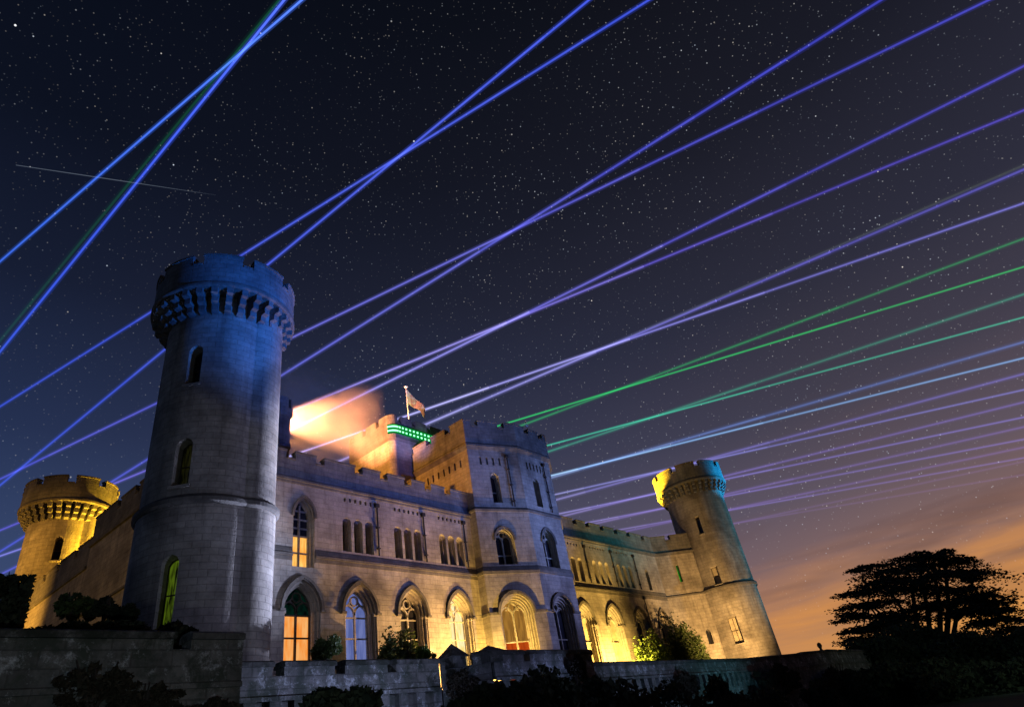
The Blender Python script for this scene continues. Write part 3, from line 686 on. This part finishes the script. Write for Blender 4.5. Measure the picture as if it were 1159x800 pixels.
# ================================================================ ground
g_=MB(); g_.poly([(-12,16.6,ZG-.02),(8.6,16.6,ZG-.02),(9.2,20.4,ZG-.02),(20.5,20.4,ZG-.02),(21.2,19,ZG-.02),(27.8,19,ZG-.02),(29.3,20.5,ZG-.02),(96,21.2,ZG-.02),(96,75,ZG-.02),(-12,75,ZG-.02)])
tag(g_.build('terrace_ground',M['gravel']),kind='structure')
N=60; mb=MB()
def gz(x,y):
    d=math.hypot(x,y); z=-1.75-.004*max(0,d-60)
    if 0<y<19.5 and -20<x<110: z+=max(0,(y-6)/13)*.9
    return max(z,-14)+.12*math.sin(x*.35)*math.cos(y*.3)
import itertools
xs=sorted(set([-1500,-700,-300,-150]+[i*6 for i in range(-14,28)]+[220,400,800,1500])); ys=sorted(set([-1500,-600,-200,-100]+[i*5 for i in range(-10,24)]+[160,300,700,1500]))
V={}; me=bpy.data.meshes.new('lawn_ground'); vs=[]; fs=[]
for i,x in enumerate(xs):
    for j,y in enumerate(ys): V[i,j]=len(vs); vs.append((x,y,gz(x,y)))
for i in range(len(xs)-1):
    for j in range(len(ys)-1): fs.append((V[i,j],V[i+1,j],V[i+1,j+1],V[i,j+1]))
me.from_pydata(vs,[],fs); me.materials.append(M['grass']); o=bpy.data.objects.new('lawn_ground',me); col.objects.link(o); tag(o,kind='structure')
# ================================================================ vegetation
def leaf_mesh(name,pts,size,mat_,seed=0,elong=1.7,up=.0):
    """one small bent quad per point, random directions"""
    rs=np.random.RandomState(seed); n=len(pts); P=np.asarray(pts,float)
    d=rs.normal(size=(n,3)); d/=np.linalg.norm(d,axis=1)[:,None]; d[:,2]=d[:,2]*(1-up)
    e=np.cross(d,rs.normal(size=(n,3))); e/=np.linalg.norm(e,axis=1)[:,None]+1e-9
    s=size*(.55+.9*rs.rand(n))[:,None]
    a=P-d*s*elong/2; b=P+e*s/2; c=P+d*s*elong/2; f=P-e*s/2
    V=np.stack([a,b,c,f],1).reshape(-1,3)
    me=bpy.data.meshes.new(name); me.vertices.add(4*n); me.vertices.foreach_set('co',V.ravel())
    me.loops.add(4*n); me.loops.foreach_set('vertex_index',np.arange(4*n)); me.polygons.add(n)
    me.polygons.foreach_set('loop_start',np.arange(n)*4); me.update(calc_edges=True); me.materials.append(mat_); return me
def blob_pts(rs,n,rx,ry,rz,lumps=9,shell=.6,box=False,rr=(.22,.26)):
    ra=.78*np.sqrt(rs.rand(lumps)); aa=rs.rand(lumps)*6.283; C=np.stack([ra*np.cos(aa),ra*np.sin(aa),-.85+(1.45-.75*ra)*rs.rand(lumps)**.7],1); Rr=rr[0]+rr[1]*rs.rand(lumps)
    out=[]; per=n//lumps
    for c,r in zip(C,Rr):
        d=rs.normal(size=(per,3)); d/=np.linalg.norm(d,axis=1)[:,None]; rad=r*(shell+(1.08-shell)*rs.rand(per)**.5)
        out.append(c+d*rad[:,None])
    P=np.concatenate(out)
    if box:
        P=rs.uniform(-1,1,size=(n,3)); k=rs.randint(0,3,n); sgn=np.sign(rs.uniform(-1,1,n)); P[np.arange(n),k]=sgn*(.9+.12*rs.rand(n))
    P=P*np.array([rx,ry,rz]); return P
def stems_mesh(rs,rx,ry,rz,n=9,z0=None,r=.03):
    mb=MB()
    for k in range(n):
        a=rs.uniform(0,6.28); q=np.array([math.cos(a)*rx*.55*rs.rand(),math.sin(a)*ry*.55*rs.rand(),rz*rs.uniform(.0,.6)])
        limb(mb,Vector((0,0,-rz)),Vector(q),r,r*.4)
    return mb
def limb(mb,a,b,r0,r1,n=6,mi=0):
    d=(b-a).normalized(); x=d.orthogonal().normalized(); y=d.cross(x)
    A=[a+(x*math.cos(2*math.pi*k/n)+y*math.sin(2*math.pi*k/n))*r0 for k in range(n)]; B=[b+(x*math.cos(2*math.pi*k/n)+y*math.sin(2*math.pi*k/n))*r1 for k in range(n)]
    for k in range(n): j=(k+1)%n; mb.poly([A[k],A[j],B[j],B[k]],mi)
def shrub(name,loc,rx,ry,rz,label,group=None,n=2600,size=.11,mt='leafdark',box=False,seed=1,cat='shrub',lumps=11,shell=.55,rr=(.22,.26)):
    rs=np.random.RandomState(seed); root=empty(name,loc,label,cat,group)
    P=blob_pts(rs,n,rx,ry,rz,lumps,shell,box,rr); P[:,2]=np.maximum(P[:,2],-rz)
    o=bpy.data.objects.new('foliage',leaf_mesh('foliage',P,size,M[mt],seed)); col.objects.link(o); o.parent=root
    s=stems_mesh(rs,rx,ry,rz,r=.03+.02*rz); s.build('stems',M['bark'],root,loc=(0,0,0))
    return root
def at(u,v,Yp): d=ray(u,v); return d*(Yp/d.y)
# small clipped bush and shrubs on the terrace, in front of the left wing
p=at(370,733,25); shrub('clipped_bush',(p.x,25,p.z+.1),.72,.7,.72,'small rounded clipped bush beside the orange lit window','bushes on the terrace',3600,.075,'leaf',seed=3,lumps=16)
p=at(456,706,28.3); shrub('leafy_shrub',(p.x-.1,28.3,(2.7+p.z)/2+.1),1.95,.9,(p.z-2.7)/2*1.22,'dark leafy shrub hiding the foot of the middle arch','bushes on the terrace',15000,.115,'leaf',seed=4,lumps=46,shell=.1)
p=at(487,738,23.6); shrub('leafy_shrub',(p.x-.45,23.4,p.z),.5,.4,.4,'small yellow green tuft right of the dark leafy shrub','bushes on the terrace',700,.1,'leaf2',seed=5)
p=at(733,712,27.9); shrub('leafy_shrub',(p.x,27.9,(2.9+p.z)/2+.3),3.0,.9,(p.z-2.9)/2*1.4,'lit yellow green shrub before the right wing arches','bushes on the terrace',9000,.12,'leaf2',seed=6,lumps=40,shell=.1)
p=at(768,703,28.0); shrub('leafy_shrub',(p.x,28.0,(2.9+p.z)/2+.3),3.9,.9,(p.z-2.9)/2*1.4,'teal shaded spreading shrub left of the far right tower','bushes on the terrace',8500,.14,'leaf',seed=8,lumps=40,shell=.2)
# left clipped hedges on the bastion
p=at(12,686,18.2); shrub('clipped_hedge',(p.x-1.12,18.2,p.z-.15),1.25,.8,.62,'square clipped dark hedge at the far left edge','hedges on the left bastion',9000,.085,'leafdark',box=True,seed=9,cat='hedge')
p=at(140,697,18.2)
for k,(u,v,rx,rz) in enumerate(((82,706,.95,.42),(135,706,.95,.46),(192,706,.85,.34))):
    p=at(u,v,18.3); shrub('clipped_hedge',(p.x,18.3,p.z-.25),rx*.85,.8,rz,['rounded dark hedge mound left of the climbing branches','rounded dark hedge mound in the middle of the row','low rounded hedge mound at the foot of the big tower'][k],'hedges on the left bastion',5000,.08,'leafdark',seed=20+k,cat='hedge',lumps=18)
for k,(u,v,rx,rz,mt) in enumerate(((84,668,.38,.42,'leaf'),(122,672,.5,.4,'leafdark'),(150,680,.3,.35,'leafdark'))):
    p=at(u,v,19.6); shrub('climbing_shrub',(p.x,19.6,p.z-.3),rx,.5,rz,['loose leafy shrub against the ochre tower','dense leafy shrub below the side wall','small leafy shrub at the left edge of the big tower'][k],'loose shrubs on the left bastion',700 if k==0 else 1500,.085,mt,seed=30+k,lumps=8,shell=.3)
# ivy hanging on the wall
iv=[(110,775,16.3,.5,.2,.6),(165,790,16.3,.6,.2,.35),(240,806,16.2,.4,.2,.3),(524,772,19.0,.55,.3,.6),(655,752,18.2,.35,.3,.55),(880,765,19.4,3.2,.6,1.1),(780,770,19.7,1.0,.4,.7),(950,765,18.4,3.0,.6,1.3)]
for k,(u,v,Yp,rx,ry,rz) in enumerate(iv):
    p=at(u,v,Yp); lab=['reddish ivy patch under the left bastion coping','ivy patch low on the left bastion','ivy tuft at the bottom of the left bastion','dark ivy covering the angle beside the pier caps','ivy sprig over the coping below the right wing','brown ivy mass on the wall below the far tower','ivy patch below the lit shrub','dark ivy mass under the finial'][k]
    shrub('ivy',(p.x,Yp+.05,p.z+.1),rx*1.9,ry*.6,rz*1.25,lab,'ivy on the terrace wall',int(2600*rx*rz+1100),.10 if k<5 else .14,'ivy',seed=40+k,cat='ivy',lumps=46,shell=.1,rr=(.07,.13))
# shrub belt along the bottom of the frame
belt=[(385,806,12,.8,.55),(545,800,13,1.3,.8),(600,795,12,1.3,.95),(650,790,14,1.5,1.25),(700,798,13,1.6,1.1),(760,800,14,1.8,1.2),(815,792,15,2.0,1.35),(870,800,15,2.2,1.5),(930,786,17,2.6,1.6),(985,790,16,2.6,1.9),(1040,788,18,2.8,2.1),(1100,785,17,2.8,2.3),(1150,770,20,3.0,2.8)]
wh=['leftmost, a low tuft','second from the left','third from the left','tall one before the bay','between the bay and the right wing','below the lit shrub','below the return wall','below the far right tower','under the finial','broad one left of the cedar','under the cedar trunk','right of the cedar trunk','at the right edge']
for k,(u,v,Yp,rx,rz) in enumerate(belt):
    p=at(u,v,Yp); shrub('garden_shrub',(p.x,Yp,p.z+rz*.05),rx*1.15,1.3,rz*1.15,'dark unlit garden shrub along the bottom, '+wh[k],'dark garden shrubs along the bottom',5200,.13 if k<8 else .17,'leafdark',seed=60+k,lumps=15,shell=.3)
# dark evergreen mass below the cedar
def far(u,v,d): r_=ray(u,v); return r_*(d/math.hypot(r_.x,r_.y))
mass=[(985,735,85,5.0,2.6),(1025,722,95,6.5,4.2),(1075,728,92,6.5,3.8),(1130,735,95,7,3.8),(1165,722,90,6,4.0),(1000,765,70,6,3.0),(1060,765,70,7,3.4),(1120,765,72,7,3.6)]
ml=['small one behind the teal lit wall end','tall one left under the cedar crown','one right under the cedar crown','one below the cedar right branches','one at the right edge of the photo','low near one behind the wall end','low near one under the cedar','low near one at the right corner']
for k,(u,v,d,rx,rz) in enumerate(mass):
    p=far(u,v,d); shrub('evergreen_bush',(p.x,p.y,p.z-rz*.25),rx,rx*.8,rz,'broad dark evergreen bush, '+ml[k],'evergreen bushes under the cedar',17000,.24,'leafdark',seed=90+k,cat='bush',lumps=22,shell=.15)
# cedar
cb=far(1048,735,110); cedar=empty('cedar_tree',(cb.x,cb.y,cb.z-1.5),'big dark cedar with flat layered branches and several stems, silhouetted at right','tree')
base=cedar.location.copy(); rs=np.random.RandomState(5); T_=MB()
vx=Vector((cb.y,-cb.x,0)).normalized(); dep=Vector((cb.x,cb.y,0)).normalized()   # vx = to the right as seen
mpp=110/707*1.16
def cl(u,v,dd=0): q=far(u,v,110+dd); return q-base
leafs=[]
def plate(u,v,w_,h_,n,dd=0,droop=0):
    c=cl(u,v,dd); sc_=.112*w_; k=max(1,int(n))
    x=rs.normal(size=k)*.42; y=rs.normal(size=k)*.42; rr=np.sqrt(x*x+y*y); ok=rr<1.0; x,y,rr=x[ok],y[ok],rr[ok]
    z=(rs.rand(len(x))-.5)*.115*h_+ -droop*rr*rr*.112*w_*.3+ .25*np.sin(x*9+u)*.115*h_
    for a,b,c_ in zip(x,y,z):
        q=c+vx*(a*sc_)+dep*(b*sc_)+Vector((0,0,c_-.17*a*sc_)); leafs.append(tuple(q))
stem=[((1038,745),(1028,700),(1003,662),.38,.16),((1042,745),(1037,700),(1030,650),.42,.2),((1048,745),(1050,690),(1040,640),.4,.18),((1056,745),(1064,690),(1056,636),.42,.2),((1060,745),(1074,690),(1070,640),.42,.2),((1064,745),(1082,702),(1110,675),.36,.16),((1030,745),(1014,708),(982,682),.3,.13)]
tips=[]
for a,b,c_,r0,r1 in stem:
    d1=rs.uniform(-3,3); A=cl(*a); B=cl(*b,d1*.5); Cc=cl(*c_,d1); A.z=-1.5
    limb(T_,A,B,r0,(r0+r1)/2,8); limb(T_,B,Cc,(r0+r1)/2,r1,8); tips.append(Cc)
# outline plates (px of the photo): layered shelves
shelves=[(1070,624,16,5),(1060,629,34,7),(1040,627,18,6),(1030,632,42,8),(1083,634,30,7),(1050,640,78,9),(985,641,34,6),(968,645,18,5),(1010,645,60,8),(1090,645,26,7),(1060,652,92,10),(1000,657,56,9),(965,673,28,7),(985,668,48,8),(1098,655,18,6),(1025,665,80,10),(1085,668,60,10),(1105,675,50,9),(972,684,40,8),(1000,680,48,8),(1118,682,36,9),(1128,690,34,9),(1100,690,50,9),(962,694,26,5),(950,703,16,3),(978,698,44,8),(1010,695,34,7),(1130,702,44,10),(1145,712,34,10),(1042,688,44,8),(1088,694,40,8),(1020,699,44,8),(1062,681,50,9),(1000,706,40,9),(985,710,40,9),(965,714,26,6),(1020,710,30,6),(1110,705,24,6),(975,722,44,10),(1010,722,60,12),(1138,698,18,5),(1090,722,60,12),(1135,724,60,14)]
for (u,v,w_,h_) in shelves:
    for q in range(3):
        dd=rs.uniform(-1,1)*w_*.12; plate(u+rs.uniform(-.12,.12)*w_,v+rs.uniform(-2,2),w_*rs.uniform(.75,1.05),h_*rs.uniform(.4,.7),w_*h_*(1.6 if v<665 else 1.35),dd,.5)
    tp=cl(u,v+1); s_=min(tips,key=lambda t_:(t_-tp).length+ (4 if t_.z>tp.z+1 else 0)); limb(T_,s_*.7+tp*.0+Vector((0,0,0))+ (s_*.3 if True else 0),tp,.16,.05,5)
T_.build('trunk',M['bark'],cedar,loc=(0,0,0))
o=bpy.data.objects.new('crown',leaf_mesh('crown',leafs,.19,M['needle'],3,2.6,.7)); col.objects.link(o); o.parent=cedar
# ================================================================ flag, lights
pp=Vector((33.2,36.6,24.6)); d=ray(463,470); 
def on_y(u,v,Yp): return at(u,v,Yp)
fp0=on_y(464.5,474,36.6); fp1=on_y(457.5,438,36.6); fx=(fp0.x+fp1.x)/2
flag=empty('flagpole',(fx,36.6,24.6),'white flagpole with ragged pale flag above the keep','flagpole')
mb=MB(); zt=fp1.z; limb(mb,Vector((fx,36.6,24.6)),Vector((fx,36.6,zt)),.06,.045,8); mb.build('pole',M['pole'],flag)
mb=MB(); O=lambda e:[(fx+e*math.cos(2*math.pi*k/10),36.6+e*math.sin(2*math.pi*k/10)) for k in range(10)]
loft(mb,[(O(.03),zt-.03),(O(.15),zt+.03),(O(.17),zt+.1),(O(.06),zt+.2)]); mb.build('finial',M['pole'],flag)
me=bpy.data.meshes.new('flag'); vs=[];fs=[]; nu,nv=14,8
for i in range(nu+1):
    for j in range(nv+1):
        s_=i/nu; tt=j/nv
        x=fx+.06+s_*2.3; y=36.6+.22*math.sin(s_*7+tt*1.5)*s_; z=zt-.15-s_*1.55-tt*(1.5-.75*s_)+.10*math.sin(s_*9+tt*3)*s_
        if i==nu: x-=.22*abs(math.sin(tt*7))
        vs.append((x-flag.location.x,y-flag.location.y,z-flag.location.z))
for i in range(nu):
    for j in range(nv): a=i*(nv+1)+j; fs.append((a,a+nv+1,a+nv+2,a+1))
me.from_pydata(vs,[],fs); me.shade_smooth()
m_,T,o_=mat('flag_cloth'); ob=T.n('ShaderNodeTexCoord').outputs['Object']
c_=T.mix(T.ramp(T.noise(ob,1.4,2),[(.45,0.),(.55,1.)]),(.75,.66,.38),(.62,.30,.20)); princ(T,o_,c_,.8); me.materials.append(m_)
fo=bpy.data.objects.new('flag',me); col.objects.link(fo); fo.parent=flag
lamp('SPOT','flag_lamp',(33.8,35.7,25.6),1500,(1.,.72,.4),(fx+.9,36.6,zt-1.2),.05,60,.5)
# green light bar around the keep front
bar=empty('light_bar',(34,35.2,24.9),'curved bar of small green lamps along the front of the keep','light bar')
m_,T,o_=mat('green_lamp'); e=T.n('ShaderNodeEmission'); e.inputs[0].default_value=(.25,1,.4,1); e.inputs[1].default_value=2.6; T.l(e.outputs[0],o_.inputs[0]); GL=m_
m_,T,o_=mat('green_glow_strip'); e=T.n('ShaderNodeEmission'); e.inputs[0].default_value=(.0,.55,.09,1); e.inputs[1].default_value=.38; T.l(e.outputs[0],o_.inputs[0]); GD=m_  # emissive strip standing in for the green glow around the lamps
path=[]
for k in range(7): a=R(205+65*k/6); path.append((31.55+.77*math.cos(a),35.95+.77*math.sin(a)))
path+= [(31.8+ i*.42,35.18) for i in range(1,14)]
mb=MB(); 
for (a,b) in zip(path,path[1:]):
    fr,L=frame_of(a,b); mb.box((0,-.04,24.28),(L,.0,25.12),0,fr)
mb.build('glow_strip',GD,bar)
cum=0; k=0
tot=[]; 
for (a,b) in zip(path,path[1:]):
    fr,L=frame_of(a,b); n_=max(1,round(L/.42))
    for i in range(n_): tot.append((fr,(i+.5)*L/n_))
for row,zz in ((0,24.5),(1,24.88)):
    for fr,s_ in tot:
        if k>=90: break
        q=MB(); q.box((s_-.075,-.10,zz-.07),(s_+.075,-.05,zz+.07),0,fr); q.build('lamp',GL,bar); k+=1
lamp('AREA','green_bar_light',(34.5,34.6,24.7),6,(.1,1,.25),(34.5,35.4,24.6),.8)
# small mast on the entrance tower
p=at(592,475,29); mb=MB(); mx_=at(597,487,29)
mast=empty('mast',(mx_.x,29,22.0),'thin white aerial on the roof of the canted tower','aerial'); limb(mb,Vector((mx_.x,29,21.6)),Vector((mx_.x,29,p.z)),.04,.03,6); mb.build('rod',M['pole'],mast)
mb=MB(); mb.box((mx_.x-.25,28.97,p.z-.5),(mx_.x+.25,29.03,p.z-.46)); mb.build('crossbar',M['pole'],mast)
# ================================================================ smoke lit from the roof
def volmat(name,colr,strength):
    m,T,o=mat(name); e=T.n('ShaderNodeEmission'); e.inputs[0].default_value=(*colr,1); e.inputs[1].default_value=strength; T.l(e.outputs[0],o.inputs['Volume']); return m
# ================================================================ laser beams
def hpt(u,v,H):
    d=ray(u,v); h=Vector((math.sin(R(54.8)),math.cos(R(54.8)),0)); return d*(H/d.dot(h))
BD=[ # u0,v0,u1,v1, width px at left, at right, colour left, colour right(unused), strength, word
 ('blue',(0,296),(342,0),4.6,(.035,.16,1.),.95,'first from the left, crossing another above the big tower'),
 ('blue',(0,398),(322,0),5.4,(.03,.10,1.),.85,'second from the left, steepest of all'),
 ('green',(-2,388),(318,-2),6.0,(.0,.22,.10),.16,'faint one hugging the steepest blue beam'),
 ('blue',(0,460),(735,0),4.8,(.035,.09,1.),.62,'passing just above the top of the big left tower'),
 ('blue',(0,549),(667,0),5.2,(.035,.09,1.),.62,'crossing the beam above the big tower top'),
 ('blue',(0,542),(1120,0),5.0,(.09,.09,1.),.52,'running from behind the big tower to the top right corner'),
 ('blue',(0,624),(998,0),5.5,(.07,.08,1.),.50,'steeper one of the pair beyond the big tower'),
 ('violet',(0,650),(1159,75),5.2,(.11,.09,1.),.46,'above the glowing smoke, steeper of its pair'),
 ('violet',(0,600),(1159,125),4.8,(.14,.09,1.),.46,'through the glowing smoke, flatter of its pair'),
 ('violet',(200,600),(1159,192),5.5,(.18,.15,1.),.42,'beside the flag, steeper of its pair'),
 ('pale violet',(0,629),(1159,230),4.2,(.26,.24,1.),.62,'brightest one, passing behind the flag'),
 ('grey green',(560,447),(1159,187),5.0,(.14,.18,.14),.20,'faint one just above the pair behind the flag'),
 ('green',(540,500),(1159,270),4.5,(.0,.50,.12),.40,'upper of the green pair above the canted tower'),
 ('green',(540,489),(1159,302),3.0,(.0,.80,.15),.60,'lower of the green pair above the canted tower'),
 ('teal',(560,531),(1159,333),5.0,(.02,.45,.27),.42,'upper of the teal pair'),
 ('teal',(560,520),(1159,359),3.0,(.03,.75,.45),.60,'lower of the teal pair'),
 ('blue green',(580,553),(1159,387),5.5,(.12,.26,.85),.42,'upper of the pair below the teal ones'),
 ('pale blue',(580,549),(1159,405),3.2,(.22,.50,1.),.80,'pale bright lower one below the teal pair'),
 ('violet',(590,576),(1159,423),5.0,(.24,.20,.95),.38,'just above the far tower, upper one'),
 ('violet',(590,568),(1159,441),3.4,(.26,.26,1.),.50,'just above the far tower, lower one'),
 ('violet',(600,593),(1159,455),4.5,(.26,.17,.90),.34,'behind the far tower top, upper one'),
 ('violet',(600,588),(1159,472),3.4,(.28,.22,1.),.44,'behind the far tower top, lower one'),
 ('violet',(640,600),(1159,483),4.5,(.28,.16,.85),.28,'behind the far tower corbels, upper one'),
 ('violet',(640,596),(1159,497),3.4,(.28,.20,.95),.38,'behind the far tower corbels, lower one'),
 ('violet',(680,607),(1159,506),4.5,(.28,.15,.80),.24,'meeting the far tower shaft, upper one'),
 ('violet',(680,603),(1159,518),3.2,(.28,.19,.9),.32,'meeting the far tower shaft, lower one'),
 ('mauve',(790,601),(1159,522),4.0,(.26,.14,.6),.15,'faint and second from the bottom'),
 ('mauve',(790,599),(1159,537),3.5,(.26,.14,.6),.15,'faint and lowest of all'),
]
for k,(nm,a,b,wp,colr,st_,wh_) in enumerate(BD):
    H=96+1.3*k; P0=hpt(*a,H); P1=hpt(*b,H); d=(P1-P0).normalized(); P0=P0-d*25; P1=P1+d*60
    root=empty('laser_beam',P0,'thin '+nm+' laser beam, '+wh_,'laser beam','laser beams across the night sky')
    P1=P1-P0; Z0=Vector((0,0,0))
    def px_r(P,w): q=CR.transposed()@P; return w/2/707*abs(-q.z)
    for part,wm,sm in (('glow',1.45,.20),('core',.58,.84)):
        r0,r1=px_r(P0,wp*wm)*.8,px_r(P0+P1,wp*wm); r1=min(r1,r0*2.2)
        mb=MB(); dd=P1.normalized(); x=dd.orthogonal().normalized(); y=dd.cross(x); n_=8; NSG=10; mats_=[]
        for q in range(NSG):
            t0,t1=q/NSG,(q+1)/NSG-1e-5; ra,rb_=r0+(r1-r0)*t0,r0+(r1-r0)*t1; A,B=P1*t0,P1*t1
            RA=[A+(x*math.cos(2*math.pi*i/n_)+y*math.sin(2*math.pi*i/n_))*ra for i in range(n_)]; RB=[B+(x*math.cos(2*math.pi*i/n_)+y*math.sin(2*math.pi*i/n_))*rb_ for i in range(n_)]
            for i in range(n_): j=(i+1)%n_; mb.poly([RA[i],RA[j],RB[j],RB[i]],q)
            mb.poly(RA[::-1],q); mb.poly(RB,q)
            tm=(t0+t1)/2; qv=CR.transposed()@(P0+P1*tm); uu=579.5+707*qv.x/max(1,-qv.z); ga=math.exp(-((uu-430)/270)**2); pale=ga*(.24 if k>6 else .12 if k>4 else .05) if colr[2]>.8 else 0
            c3=tuple(c+pale+(0 if part=='glow' else .015) for c in colr[:2])+(colr[2],)
            mats_.append(volmat('laser_%s_%d_%d'%(part,k,q),c3,st_*sm*(.80+(.85 if 7<=k<=10 else .40)*ga-(.18 if uu>900 else 0))/(ra+rb_)))
        mb.build(part,mats_,root,loc=(0,0,0))
# meteor trail
P0=far(18,187,600); P1=far(245,221,600); m_,T,o_=mat('trail_light'); gcoord=T.n('ShaderNodeTexCoord').outputs['Generated']
e=T.n('ShaderNodeEmission'); e.inputs[0].default_value=(.5,.62,.85,1)
mb=MB(); Pm=P0.lerp(P1,.45); limb(mb,P0,Pm,.35,.5,6); limb(mb,Pm,P1,.5,.05,6)
e.inputs[1].default_value=.16; T.l(e.outputs[0],o_.inputs[0])
tag(mb.build('meteor',m_,None,loc=P0),'faint thin pale streak of a meteor at the left of the sky','meteor')
# smoke plume
m_,T,o_=mat('smoke'); tc=T.n('ShaderNodeTexCoord'); ob=tc.outputs['Generated']; x,y,z=T.sep(ob)
nz=T.noise(ob,3.0,3,.55,.6)
prof_=T.m('MULTIPLY',T.ramp(x,[(0,0.),(.04,.8),(.3,.8),(.8,1.),(.88,.9),(.91,0.)]),T.ramp(z,[(0,0.),(.3,.7),(.6,1.),(.82,.75),(1,0.)]))
den=T.m('MULTIPLY',prof_,T.m('MULTIPLY_ADD',T.ramp(nz,[(.35,0.),(.65,1.)]),.9,.3))
pv=T.n('ShaderNodeVolumePrincipled'); pv.inputs['Color'].default_value=(.9,.8,.75,1); T.l(T.m('MULTIPLY',den,.17),pv.inputs['Density']); T.l(pv.outputs[0],o_.inputs['Volume'])
mb=MB(); mb.box((21.2,35.4,21.0),(31.6,38.6,28.6)) 
SM=mb.build('smoke_plume',m_,None,loc=(26,37,24)); tag(SM,'glowing orange smoke drifting above the left wing roof','smoke',kind='stuff')
lamp('SPOT','smoke_lamp',(20.0,36.6,22.9),90000,(1.,.38,.15),(33,36.6,26.4),.1,42,.6)
